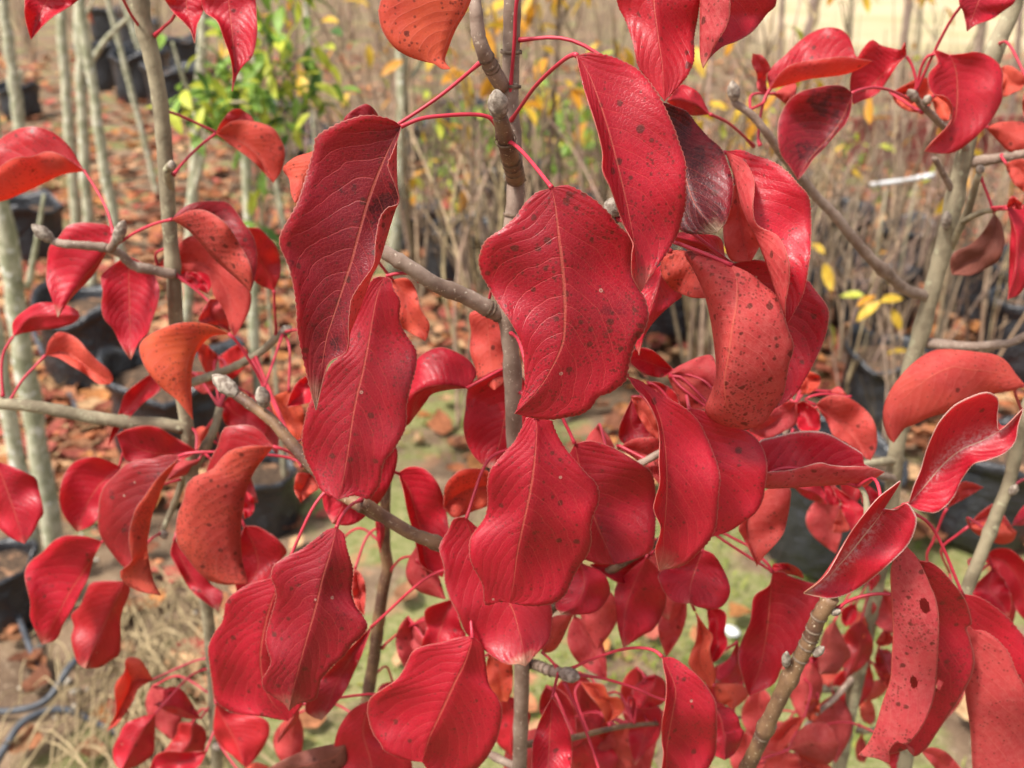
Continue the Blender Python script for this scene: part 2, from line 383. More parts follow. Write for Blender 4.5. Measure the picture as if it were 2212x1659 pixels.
LEFTB = 'black grow bag in the row behind the pale grey trunks'
for (x, y, sc) in [(235, 190, 1.7), (315, 215, 1.7), (385, 245, 1.6), (240, 90, 1.7), (310, 120, 1.7), (395, 160, 1.6), (75, 555, 1.05), (50, 250, 1.1), (640, 300, 1.1), (700, 350, 1.0)]:
    grow_bag(gnd(x, y), LEFTB, 'grow bags behind the pale trunks', sc)
grow_bag(gnd(1772, 1180), 'black grow bag with a wrinkled rim on the mossy ground under the folded red leaves', sc=1.05, k=1)
grow_bag(gnd(1905, 905), 'black grow bag with a torn upright flap beside the thick grey pear stem', sc=0.95, k=2)
grow_bag(gnd(2115, 1130), 'dusty grey grow bag below the silvery-veined upcurled leaf', sc=0.95, k=3)
grow_bag(gnd(215, 815), 'black grow bag right beside the pair of thick pale trunks', sc=1.1, k=0)
grow_bag(gnd(400, 975), 'black grow bag with a loose grey folded rim behind the orange curled leaf', sc=1.25, k=2)
grow_bag(gnd(560, 1135), 'small black grow bag lying near bare sandy soil', sc=0.72, k=1)
grow_bag(gnd(5, 1330), 'black grow bag beside the thin hose on bare soil', sc=0.62, k=3)

# ------------------------------------------------------------------ pale leafless nursery trunks behind
def pale_tree(top, base, w, label, twigs=(), mat='bark_pale', group='pale bare saplings', lean=0.0):
    b = gnd(*base); b[2] = -0.03
    Y = b[1] + lean
    pts = [at(top[0], top[1], Y), b]
    if len(top) == 4: pts = [at(top[0], top[1], Y), at(top[2], top[3], (Y + b[1]) / 2), b]
    t0 = pts[0]; up = (t0 - pts[1]); up /= np.linalg.norm(up)
    pts = [t0 + up * 0.5] + pts                                    # runs on above the picture
    d = np.linalg.norm(t0 - CAMP)
    r = w / FPX * d * 0.5
    e = empty('bare_sapling', b)
    P = spline(np.array(pts), 26); n = len(P)
    P[1:-1] += rng.normal(0, r * 0.10, (n - 2, 3))
    mesh_obj('trunk', *tube_geo(P, np.linspace(r * 0.8, r * 1.1, n) * (1 + 0.05 * rng.standard_normal(n)), 10), M[mat], e)
    for (x0, y0, x1, y1, tw) in twigs:
        a, c = at(x0, y0, Y), at(x1, y1, Y + random.uniform(-0.15, 0.1))
        q = spline(np.array([a, (a + c) / 2 + rng.normal(0, 0.012, 3), c]), 12)
        mesh_obj('branch', *tube_geo(q, np.linspace(tw, tw * 0.45, 12) / FPX * d * 0.5, 7), M[mat], e)
    tag(e, label, 'sapling', group); return e
pale_tree((-18, 300, 55, 800), (118, 1190), 42, 'thick pale lichen-grey trunk standing in front of its twin', [(60, 620, 95, 420, 14)], group=None)
pale_tree((-40, 560), (82, 1260), 34, 'pale lichen-grey trunk crossing close beside a thicker one', group=None)
PB = 'slender pale lichen-grey bare sapling behind the coral-leaved pear sapling'
pale_tree((132, 20), (168, 560), 20, PB)
pale_tree((168, 0, 180, 300), (200, 640), 21, 'slender pale sapling with a stout side branch slanting up towards black grow bags', [(182, 160, 285, 30, 13), (172, 60, 210, -20, 8)])
pale_tree((178, 40, 225, 350), (300, 770), 22, PB)
pale_tree((238, 20), (345, 430), 11, 'very thin pale bare sapling no thicker than a finger')
pale_tree((270, 10), (330, 190), 12, 'very thin pale bare sapling no thicker than a finger')
pale_tree((440, 20), (398, 720), 24, 'pale sapling with two upright side twigs behind the coral-leaved pear sapling', [(425, 240, 372, 90, 11), (418, 420, 445, 250, 13)])
pale_tree((528, 300), (560, 920), 23, 'pale sapling with one thin side twig under the green and yellow shrub', [(536, 520, 575, 360, 9)])
pale_tree((10, 20), (48, 330), 22, PB, [(30, 200, 45, 150, 10)])
pale_tree((585, 330), (640, 620), 12, 'very thin pale bare sapling no thicker than a finger')
pale_tree((668, 100), (690, 420), 12, 'very thin pale bare sapling no thicker than a finger')
pale_tree((868, 60, 868, 300), (846, 585), 28, 'pale lichen-patched trunk among bare seedlings left of the fuzzy top bud', [(872, 190, 925, 110, 14), (862, 260, 760, 330, 9)], group=None)
PR = 'smooth grey bare sapling at the edge of the tan dirt field'
for top, base, w in [((1965, -10), (1930, 270), 17), ((1760, -10), (1735, 210), 22), ((2128, 0), (2085, 320), 18), ((2208, -10), (2180, 300), 12), ((1690, -10), (1680, 220), 12), ((1840, -10), (1826, 200), 9), ((1990, 10), (1975, 190), 9)]:
    pale_tree(top, base, w, PR, mat='bark_tan' if w < 12 else 'bark', group='grey saplings by the dirt field')

# ------------------------------------------------------------------ bare seedlings with a few turning leaves
def lance_geo(L, w, curl):
    V, n = [], 5
    for i in range(n):
        t = i / (n - 1); ww = w * (sin(pi * min(1, t * 0.96 + 0.03)) ** 0.8)
        z = -curl * L * t * t
        V += [(-ww, t * L, z + ww * 0.35), (0, t * L, z), (ww, t * L, z + ww * 0.35)]
    F = []
    for i in range(n - 1):
        a = i * 3; F += [(a, a + 1, a + 4, a + 3), (a + 1, a + 2, a + 5, a + 4)]
    return np.array(V, float), F
def tone_mesh(name, V, F, mat, tone): return mesh_obj(name, V, F, mat, col=np.tile(tone, (len(V), 1)))
YT = {'yellow': (0.60, 0.40, 0.045), 'lime': (0.50, 0.55, 0.07), 'ochre': (0.55, 0.26, 0.025), 'brown': (0.30, 0.125, 0.035), 'green': (0.20, 0.34, 0.055), 'dkgreen': (0.07, 0.15, 0.03), 'coral': (0.42, 0.10, 0.05)}
_yl = {}
for k, t in YT.items():
    V, F = lance_geo(0.085, 0.017, random.uniform(0.15, 0.4)); o = tone_mesh('leaf', V, F, M['yleaf'], t); _yl[k] = o.data
    bpy.data.objects.remove(o)
def put_leaf(me, parent, loc, rz, rx, sc):
    o = bpy.data.objects.new('leaf', me); COL.objects.link(o); o.parent = parent
    o.location = loc; o.rotation_euler = (rx, random.uniform(-0.6, 0.6), rz); o.scale = (sc, sc, sc)
    return o
_stems = []
for k in range(9):
    g = np.random.default_rng(100 + k); mb = MB(); tips = []
    ns = int(g.integers(7, 13))
    for j in range(ns):
        a = g.uniform(0, 6.28); spread = g.uniform(0.04, 0.28); h = g.uniform(0.45, 0.98)
        p0 = np.array([g.normal(0, 0.03), g.normal(0, 0.03), 0.0]); p2 = np.array([spread * cos(a), spread * sin(a), h])
        p1 = (p0 + p2) / 2 + np.array([*g.normal(0, 0.03, 2), 0.03]); P = spline(np.array([p0, p1, p2]), 9)
        tn = g.uniform(0.30, 1.5); tone = np.array([1.0, g.uniform(0.86, 1.02), g.uniform(0.75, 1.0)]) * tn * 0.8
        mb.add(*tube_geo(P, np.linspace(g.uniform(0.003, 0.0085), 0.0018, 9), 5, False), tone); tips.append(P)
        for q in range(g.integers(2, 5)):
            i = g.integers(3, 8); b = P[i] + np.array([*g.normal(0, 0.07, 2), g.uniform(0.05, 0.18)])
            mb.add(*tube_geo(spline(np.array([P[i], (P[i] + b) / 2 + g.normal(0, 0.008, 3), b]), 5), np.linspace(0.0022, 0.0010, 5), 4, False), tone); tips.append(np.array([P[i], b]))
    o = mb.build('stem', M['stem']); _stems.append((o.data, tips, ns)); bpy.data.objects.remove(o)
def seedling(p, nleaf, tones, label, group, sc=1.0, k=None, low=0.3, name='seedling', lsc=1.0, zc=None):
    me, tips, ns = _stems[random.randrange(len(_stems)) if k is None else k]
    e = empty(name, (p[0], p[1], -0.01)); e.rotation_euler.z = random.uniform(0, 6.28); e.scale = (sc, sc, sc)
    o = bpy.data.objects.new('stem', me); COL.objects.link(o); o.parent = e
    for j in range(nleaf):
        for _try in range(30):
            P = random.choice(tips); q = P[random.randrange(max(1, int(len(P) * low)), len(P))]
            if zc is None or abs(q[2] * sc - zc) < 0.17: break
        put_leaf(_yl[random.choice(tones)], e, tuple(q), random.uniform(0, 6.28), random.uniform(-1.6, 0.3), random.uniform(0.55, 1.1) * lsc)
    tag(e, label, 'seedling', group); return e
NUM = ['no', 'one', 'two', 'three', 'four', 'five', 'six', 'seven', 'eight', 'nine', 'ten', 'eleven', 'twelve']
n_s = 0
for y in (66, 90, 125, 170, 235, 320, 420, 520, 640, 770):
    for x in np.arange(-20 if y < 130 else 560, 2230, 92 if y > 130 else 96):
        if y > 520 and x < 1380: continue
        if y > 640 and x < 1560: continue
        if y > 560 and random.random() < 0.2: continue
        if x > 1690 and y < 240: continue
        if 1130 < x < 1360 and y > 240: continue
        if 1820 < x and 380 < y < 520 and random.random() < 0.75: continue
        if y > 210 and x < 1500 and random.random() < 0.45: continue
        xx, yy = x + random.uniform(-30, 30), y + random.uniform(-0.18, 0.18) * y * 0.6
        nl = random.choice([0, 1, 2, 3])
        t = random.choice([['brown'], ['ochre'], ['coral'], ['yellow']])
        k = random.randrange(len(_stems)); sc = random.uniform(1.25, 1.75) if y < 150 else random.uniform(0.75, 1.15)
        size = 'tall' if sc > 1.2 else 'knee-high' if sc > 0.95 else 'short'
        lab = f'{size} tan seedling of {NUM[_stems[k][2]]} stems, ' + ('leafless' if nl == 0 else f'{NUM[nl]} {t[0]} ' + ('leaf' if nl == 1 else 'leaves') + ' left on it')
        seedling(gnd(xx, yy), nl, t, lab, 'bare seedlings in the rows', sc, k, lsc=1.3); n_s += 1
NUM2 = NUM + ['thirteen', 'fourteen', 'fifteen', 'sixteen', 'seventeen', 'eighteen', 'nineteen', 'twenty', 'twenty-one', 'twenty-two', 'twenty-three', 'twenty-four']
# (sight line to the leafy part, distance, number of leaves)
for (x, y, Y, nl) in [(1030, 70, 3.0, 9), (1060, 180, 3.4, 6), (1160, 40, 3.2, 12), (1215, 90, 3.0, 14), (1270, 30, 3.3, 14), (1320, 90, 3.5, 12), (1370, 140, 3.6, 8), (1555, 190, 3.4, 8), (1610, 120, 3.2, 8), (1665, 90, 3.0, 8),
                      (1690, 230, 4.0, 6), (1795, 240, 3.6, 5), (985, 330, 4.2, 7), (640, 90, 3.6, 9), (880, 60, 4.2, 6), (1850, 300, 4.5, 5), (2060, 330, 4.0, 5), (1980, 700, 2.6, 3), (1740, 540, 3.0, 3), (2000, 30, 5.0, 8), (1300, 230, 5.0, 8), (740, 150, 4.5, 5), (1880, 600, 3.0, 3)]:
    q = at(x, y, Y); sc = max(0.35, (q[2] + 0.08) / 0.80)
    cnt = NUM2[int(nl * 1.7)]
    lab = f'{"tall" if sc > 1.1 else "short"} seedling with about {cnt} long yellow and ochre leaves on bare stems'
    seedling(q, int(nl * 1.7), ['yellow', 'yellow', 'ochre', 'lime', 'yellow', 'ochre'], lab, 'yellow-leaved seedlings', sc, low=0.3, lsc=1.2 / sc, zc=q[2])
GS = 'low green leafy weed growing at the foot of the bare seedlings'
for (x, y, sc) in [(1290, 440, 0.62), (1215, 450, 0.6), (1330, 420, 0.55), (1255, 400, 0.6), (1170, 430, 0.5), (1300, 370, 0.6), (1050, 400, 0.7), (1000, 360, 0.7), (930, 380, 0.7), (1090, 430, 0.6), (1230, 360, 0.8), (1280, 330, 0.8), (1150, 340, 0.8), (995, 478, 0.35), (1030, 500, 0.35), (1840, 420, 0.4), (1250, 460, 0.4), (1180, 380, 0.4), (1900, 470, 0.35), (960, 430, 0.4), (700, 420, 0.4), (610, 330, 0.5)]:
    seedling(gnd(x, y), 40, ['green', 'lime', 'green', 'green'], GS, 'green weeds between the seedlings', sc, low=0.2, name='green_weed', lsc=1.7)

# ------------------------------------------------------------------ green and yellow shrub at the back on the left
def green_shrub():
    Y = 2.35; b = at(560, 560, Y); b[2] = 0.0
    e = empty('green_shrub', b)
    nodes = [(560, 420), (545, 270), (510, 170), (470, 120), (430, 90)], [(545, 270), (600, 190), (650, 120), (700, 60)], [(545, 270), (620, 220), (680, 200)], [(530, 220), (460, 225), (405, 235)], [(545, 250), (560, 120), (600, 20), (620, -60)], [(600, 190), (570, 90), (500, 20), (480, -50)], [(510, 170), (480, 200), (430, 190)]
    for i, nd in enumerate(nodes):
        pts = [at(x, y, Y + random.uniform(-0.10, 0.10)) for x, y in nd]
        if i == 0: pts = [b] + pts
        P = spline(np.array(pts), 16)
        mesh_obj('trunk' if i == 0 else 'branch', *tube_geo(P, np.linspace(0.008 if i == 0 else 0.0045, 0.0015, 16), 6), M['bark_tan'], e)
        for j in range(42):
            q = P[random.randrange(6 if i == 0 else 3, 16)] + rng.normal(0, 0.032, 3)
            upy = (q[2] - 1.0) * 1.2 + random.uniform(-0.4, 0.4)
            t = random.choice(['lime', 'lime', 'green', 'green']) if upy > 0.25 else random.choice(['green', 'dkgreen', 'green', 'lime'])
            put_leaf(_yl[t], e, tuple(q - np.array(b)), random.uniform(0, 6.28), random.uniform(-1.1, 0.5), random.uniform(0.5, 0.85))
    tag(e, 'leafy shrub with small green and yellow leaves behind the coral-leaved pear sapling', 'shrub')
green_shrub()
p = gnd(120, 520); 
seedling(p, 30, ['green', 'dkgreen'], 'small bluish green plant in front of the black bag by the pale trunks', None, 0.28, name='small_plant', low=0.2, lsc=1.3)

# ------------------------------------------------------------------ oddments lying about
def tube_thing(name, pts, r, mat, label, cat, n=40, sides=8):
    P = spline(np.array(pts), n)
    o = mesh_obj(name, *tube_geo(P, r, sides), M[mat]); tag(o, label, cat); return o
def onground(lst, z=0.012): return [gnd(x, y) + np.array([0, 0, z + dz]) for x, y, dz in lst]
tube_thing('irrigation_hose', onground([(-60, 1545, 0), (40, 1552, 0.01), (110, 1535, 0.02), (170, 1490, 0.06), (215, 1430, 0.02), (260, 1380, 0)]), 0.008, 'hose', 'thin dark irrigation hose curving over the bare soil past the straw', 'hose')
tube_thing('irrigation_hose', onground([(-40, 1720, 0.0), (20, 1650, 0.03), (70, 1605, 0.05), (150, 1575, 0.04), (250, 1590, 0.0), (330, 1640, 0)]), 0.008, 'hose', 'thin dark irrigation hose arching over the bag below the straw', 'hose')
tube_thing('irrigation_hose', onground([(10, 560, 0), (60, 700, 0.05), (100, 790, 0.03), (150, 860, 0.02), (180, 930, 0.0), (190, 1000, 0)]), 0.009, 'hose', 'dark irrigation hose running down beside the thick pale trunks', 'hose')
tube_thing('irrigation_hose', onground([(-40, 1190, 0), (10, 1260, 0.02), (40, 1340, 0.03), (70, 1420, 0.02), (95, 1470, 0)]), 0.007, 'hose', 'thin dark irrigation hose beside the bag on bare soil', 'hose')
wp = [at(1880, 399, 3.9), at(1950, 390, 3.9), at(2018, 378, 3.9)]
def white_pipe():
    P = spline(np.array(wp), 12); e = empty('white_pipe', P[0])
    mesh_obj('pipe', *tube_geo(P[:-1], 0.0085, 12), M['white'], e)
    a = P[-2] - 0.04 * (P[-1] - P[-2]) / np.linalg.norm(P[-1] - P[-2])
    mesh_obj('coupling', *tube_geo(np.array([a, P[-1]]), 0.011, 12), M['white'], e)
    mesh_obj('stake', *tube_geo(np.array([P[3], [P[3][0], P[3][1] + 0.01, -0.02]]), 0.006, 6), M['bark_tan'], e)
    mesh_obj('stake', *tube_geo(np.array([P[8], [P[8][0], P[8][1] + 0.01, -0.02]]), 0.006, 6), M['bark_tan'], e)
    tag(e, 'short white plastic pipe held among the bare seedlings', 'pipe')
white_pipe()
def red_boards():
    for i in range(4):
        x0 = 1835 + i * 92; a, b = gnd(x0, 372 - 4 * i), gnd(x0 + 90, 370 - 4 * i)
        d = (b - a); d /= np.linalg.norm(d); nrm = np.array([-d[1], d[0], 0]); h = 0.36 - 0.02 * (i % 2)
        V = []
        for z in (-0.02, h):
            for q, w in ((a, 0), (b, 0), (b, 0.05), (a, 0.05)): V.append((*(q + nrm * w)[:2], z + (0.015 if q is b and z > 0 else 0)))
        F = [(0, 1, 5, 4), (1, 2, 6, 5), (2, 3, 7, 6), (3, 0, 4, 7), (4, 5, 6, 7), (3, 2, 1, 0)]
        o = mesh_obj('edging_board', V, F, M['redboard'], smooth=False)
        tag(o, 'dull red edging board standing in line behind the bare seedlings', 'board', 'red edging boards')
red_boards()
# stones on the soil
_st = []
for k in range(4):
    g = np.random.default_rng(k + 40); V = []
    for a in range(1, 5):
        for b in range(7):
            th, f = pi * a / 5, 2 * pi * b / 7; r = 1 + 0.22 * g.standard_normal()
            V.append((r * sin(th) * cos(f), r * sin(th) * sin(f) * 0.8, 0.6 * cos(th)))
    V += [(0, 0, 0.62), (0, 0, -0.6)]
    F = [(a * 7 + b, (a + 1) * 7 + b, (a + 1) * 7 + (b + 1) % 7, a * 7 + (b + 1) % 7) for a in range(3) for b in range(7)]
    F += [(28, b, (b + 1) % 7) for b in range(7)] + [(29, 21 + (b + 1) % 7, 21 + b) for b in range(7)]
    o = mesh_obj('stone', V, F, M['stone'] if k else M['white']); _st.append(o.data); bpy.data.objects.remove(o)
def stone(x, y, r, k, label, group=None):
    o = bpy.data.objects.new('stone', _st[k]); COL.objects.link(o); p = gnd(x, y)
    o.location = (p[0], p[1], r * 0.3 - 0.005); o.scale = (r, r, r); o.rotation_euler.z = random.uniform(0, 6)
    tag(o, label, 'stone', group)
stone(1580, 1365, 0.022, 0, 'white stone on the mossy ground between hanging red leaves')
stone(735, 1480, 0.014, 0, 'small white stone on the soil below the long maroon leaf')
for i in range(46):
    stone(random.uniform(20, 1000), random.uniform(1120, 1650), random.uniform(0.005, 0.013), random.choice([1, 2, 3]), 'small pale stone scattered on the bare soil', 'small stones on the soil')

# fallen leaves: the ones that show largest one by one, the rest as cover
LT = [(0.46, 0.20, 0.10), (0.40, 0.15, 0.07), (0.33, 0.10, 0.06), (0.52, 0.30, 0.17), (0.30, 0.15, 0.08), (0.44, 0.12, 0.09), (0.55, 0.36, 0.20), (0.22, 0.09, 0.05), (0.50, 0.22, 0.08)]
def dry_geo(g, L):
    W = L * g.uniform(0.28, 0.45); V = []; cu = g.uniform(-0.1, 0.35); fo = g.uniform(-0.2, 0.6)
    prof = (0.05, 0.75, 1.0, 0.7, 0.03)
    for i, w in enumerate(prof):
        t = i / 4
        for sgn in (-1, -0.5, 0, 0.5, 1):
            V.append((sgn * W * w * (1 + 0.12 * g.standard_normal()), (t - 0.5) * L, abs(sgn) * W * w * fo + cu * L * (t - 0.5) ** 2 * 2 + 0.004 * g.standard_normal()))
    F = [(i * 5 + j, i * 5 + j + 1, (i + 1) * 5 + j + 1, (i + 1) * 5 + j) for i in range(4) for j in range(4)]
    return np.array(V), F
_dl = []
for k in range(14):
    g = np.random.default_rng(300 + k); V, F = dry_geo(g, 0.085)
    o = tone_mesh('fallen_leaf', V, F, M['litter'], LT[k % len(LT)]); _dl.append(o.data); bpy.data.objects.remove(o)
def fallen(x, y, sc, label, group, k=None):
    o = bpy.data.objects.new('fallen_leaf', _dl[random.randrange(14) if k is None else k]); COL.objects.link(o); p = gnd(x, y)
    o.location = (p[0], p[1], 0.018); o.rotation_euler = (random.uniform(-0.35, 0.35), random.uniform(-0.35, 0.35), random.uniform(0, 6.28)); o.scale = (sc,) * 3
    tag(o, label, 'fallen leaf', group)
fallen(1830, 862, 1.6, 'pale pink dry leaf on the litter beside the black grow bag with a flap', None, 3)
FL = 'dry orange-brown fallen leaf lying on the ground'
for i in range(150):
    x, y = random.uniform(0, 2212), random.uniform(420, 1640)
    if 650 < x < 1050 and y > 900 and random.random() < 0.75: continue
    if x > 1150 and y > 1000 and random.random() < 0.6: continue
    fallen(x, y, random.uniform(0.6, 1.05), FL, 'fallen leaves on the ground')
def field_pt(xmin=-100, xmax=2312, ymin=5, ymax=1700): return gnd(random.uniform(xmin, xmax), random.uniform(ymin, ymax))
mb = MB(); g = np.random.default_rng(77)
for i in range(7600):
    if i % 3 == 0: Yd = g.uniform(1.2, 14.0); p = np.array([g.uniform(-0.62, 0.62) * (Yd + 0.4), Yd, 0])
    elif i % 3 == 1: p = gnd(g.uniform(-60, 650), g.uniform(60, 1100))
    else: p = gnd(g.uniform(900, 2260), g.uniform(200, 1050))
    if p[1] > 15: continue
    if -0.6 < p[0] < 1.3 and p[1] < 3.3 and g.random() < 0.82: continue
    V, F = dry_geo(g, g.uniform(0.05, 0.105) * (1 + 0.05 * p[1])); a = g.uniform(0, 6.28); tl = g.uniform(-0.4, 0.4)
    R = np.array([[cos(a), -sin(a), 0], [sin(a), cos(a), 0], [0, 0, 1]]) @ np.array([[1, 0, 0], [0, cos(tl), -sin(tl)], [0, sin(tl), cos(tl)]])
    mb.add(V @ R.T + np.array([p[0], p[1], 0.014 + g.uniform(0, 0.02)]), F, np.array(LT[g.integers(len(LT))]) * g.uniform(0.7, 1.15))
tag(mb.build('leaf_litter', M['litter']), 'orange-brown leaf litter covering the ground between the bags', 'leaf litter', kind='stuff')
# moss and short grass
mb = MB(); g = np.random.default_rng(78)
def blade(p, h, a, lean, w, tone):
    d = np.array([cos(a), sin(a), 0]); s = np.array([-sin(a), cos(a), 0]) * w
    V = [p - s, p + s, p + d * lean * 0.5 + s * 0.7 + [0, 0, h * 0.65], p + d * lean * 0.5 - s * 0.7 + [0, 0, h * 0.65], p + d * lean + [0, 0, h]]
    mb.add(V, [(0, 1, 2, 3), (3, 2, 4)], tone)
for c in range(330):
    r = c % 4
    if r == 0: q = gnd(g.uniform(600, 1120), g.uniform(820, 1500))
    elif r == 1: q = gnd(g.uniform(1150, 2000), g.uniform(1080, 1640))
    elif r == 2: q = gnd(g.uniform(100, 760), g.uniform(250, 760))
    else: q = gnd(g.uniform(900, 1400), g.uniform(180, 520))
    if r < 2 and g.random() < 0.45: continue
    rad = g.uniform(0.02, 0.10) * (1 + q[1] * 0.15); lush = g.uniform(0.6, 1.3)
    for i in range(46):
        p = q + np.array([*g.normal(0, rad, 2), 0.0]); p[2] = -0.01
        blade(p, g.uniform(0.006, 0.022) * (2.4 if r == 3 else 1), g.uniform(0, 6.28), g.uniform(0.005, 0.025), g.uniform(0.0015, 0.004), np.array([0.17 + 0.10 * g.random(), 0.24, 0.045]) * lush)
tag(mb.build('short_grass', M['grass'], smooth=False), 'short green moss and grass on the ground', 'grass', kind='stuff')
# dry straw arching on the left
mb = MB(); g = np.random.default_rng(79)
for i in range(270):
    q = gnd(g.uniform(250, 440), g.uniform(1260, 1640)) if i % 4 else gnd(g.uniform(60, 430), g.uniform(1430, 1700))
    a = g.normal(-1.1, 0.5); L = g.uniform(0.10, 0.34); d = np.array([cos(a), sin(a), 0])
    z0 = g.uniform(0.0, 0.05)
    P = spline(np.array([q + [0, 0, z0], q + d * L * 0.5 + [0, 0, z0 + g.uniform(0.01, 0.09)], q + d * L + [0, 0, g.uniform(0.005, 0.05)]]), 6)
    mb.add(*tube_geo(P, g.uniform(0.0010, 0.0024), 4, False))
tag(mb.build('dry_straw', M['straw']), 'heap of dry tan straw on the ground by the pear stem', 'straw', kind='stuff')

# ================================================================== red pear saplings
class Tree:
    def __init__(s, label, base, name='pear_tree'):
        s.e = empty(name, base); tag(s.e, label, 'tree'); s.curves = []
    def stem(s, name, P, r, mat, sides=12, knots=True):
        P = np.asarray(P, float); n = len(P); r = np.broadcast_to(np.asarray(r, float), (n,)).copy()
        r *= 1 + 0.035 * rng.standard_normal(n)
        if knots:
            for k in rng.integers(2, n - 2, max(1, n // 14)):
                r[k] *= 1.14; r[k - 1] *= 1.06
        o = mesh_obj(name, *tube_geo(P, r, sides), M[mat], s.e)
        s.curves.append(P)
        # raised leaf scars
        return o
    def nearest(s, p):
        best = None
        for C in s.curves:
            d = np.linalg.norm(C - p, axis=1); i = int(d.argmin())
            if best is None or d[i] < best[0]: best = (d[i], C[i])
        return best
def pth(zone, txt, Ys, n=None):
    q = zp(zone, txt); m = n or 10 * len(q)
    s2 = spline(q, m)
    Yv = np.interp(np.linspace(0, 1, m), np.linspace(0, 1, len(Ys)), Ys)
    return np.array([at(a, b, y) for (a, b), y in zip(s2, Yv)])
def bud(parent, base, tip, r, name='bud', mat='bud'):
    base, tip = np.array(base), np.array(tip); ax = tip - base; L = np.linalg.norm(ax); ax /= L
    a = np.cross(ax, [0.2, -1, 0.3]); a /= np.linalg.norm(a); b = np.cross(ax, a); V = []; NR, S = 15, 14
    for i in range(NR):
        t = i / (NR - 1)
        for k in range(S):
            th = 2 * pi * k / S
            sc = (t * 3.0 + (th / (2 * pi)) * 2 + 0.25 * abs(sin(1.5 * th))) % 1.0     # overlapping scales
            rr = r * (sin(pi * min(1, 0.10 + t * 0.90)) ** 0.75) * (0.90 + 0.14 * sc) * (1 + 0.02 * rng.standard_normal())
            V.append(base + ax * L * t + rr * (cos(th) * a + sin(th) * b))
    F = [(i * S + k, i * S + (k + 1) % S, (i + 1) * S + (k + 1) % S, (i + 1) * S + k) for i in range(NR - 1) for k in range(S)]
    F.append(tuple((NR - 1) * S + k for k in range(S)))
    o = mesh_obj(name, V, F, M[mat], parent)
    return o
def scar(parent, p, ax, r):
    """ring of an old bud scale scar round a stem"""
    ax = ax / np.linalg.norm(ax)
    P = np.array([p - ax * 0.0008, p - ax * 0.0003, p + ax * 0.0003, p + ax * 0.0008])
    mesh_obj('ring_scar', *tube_geo(P, [r, r * 1.05, r * 1.05, r], 12, False), M['scar'], parent)

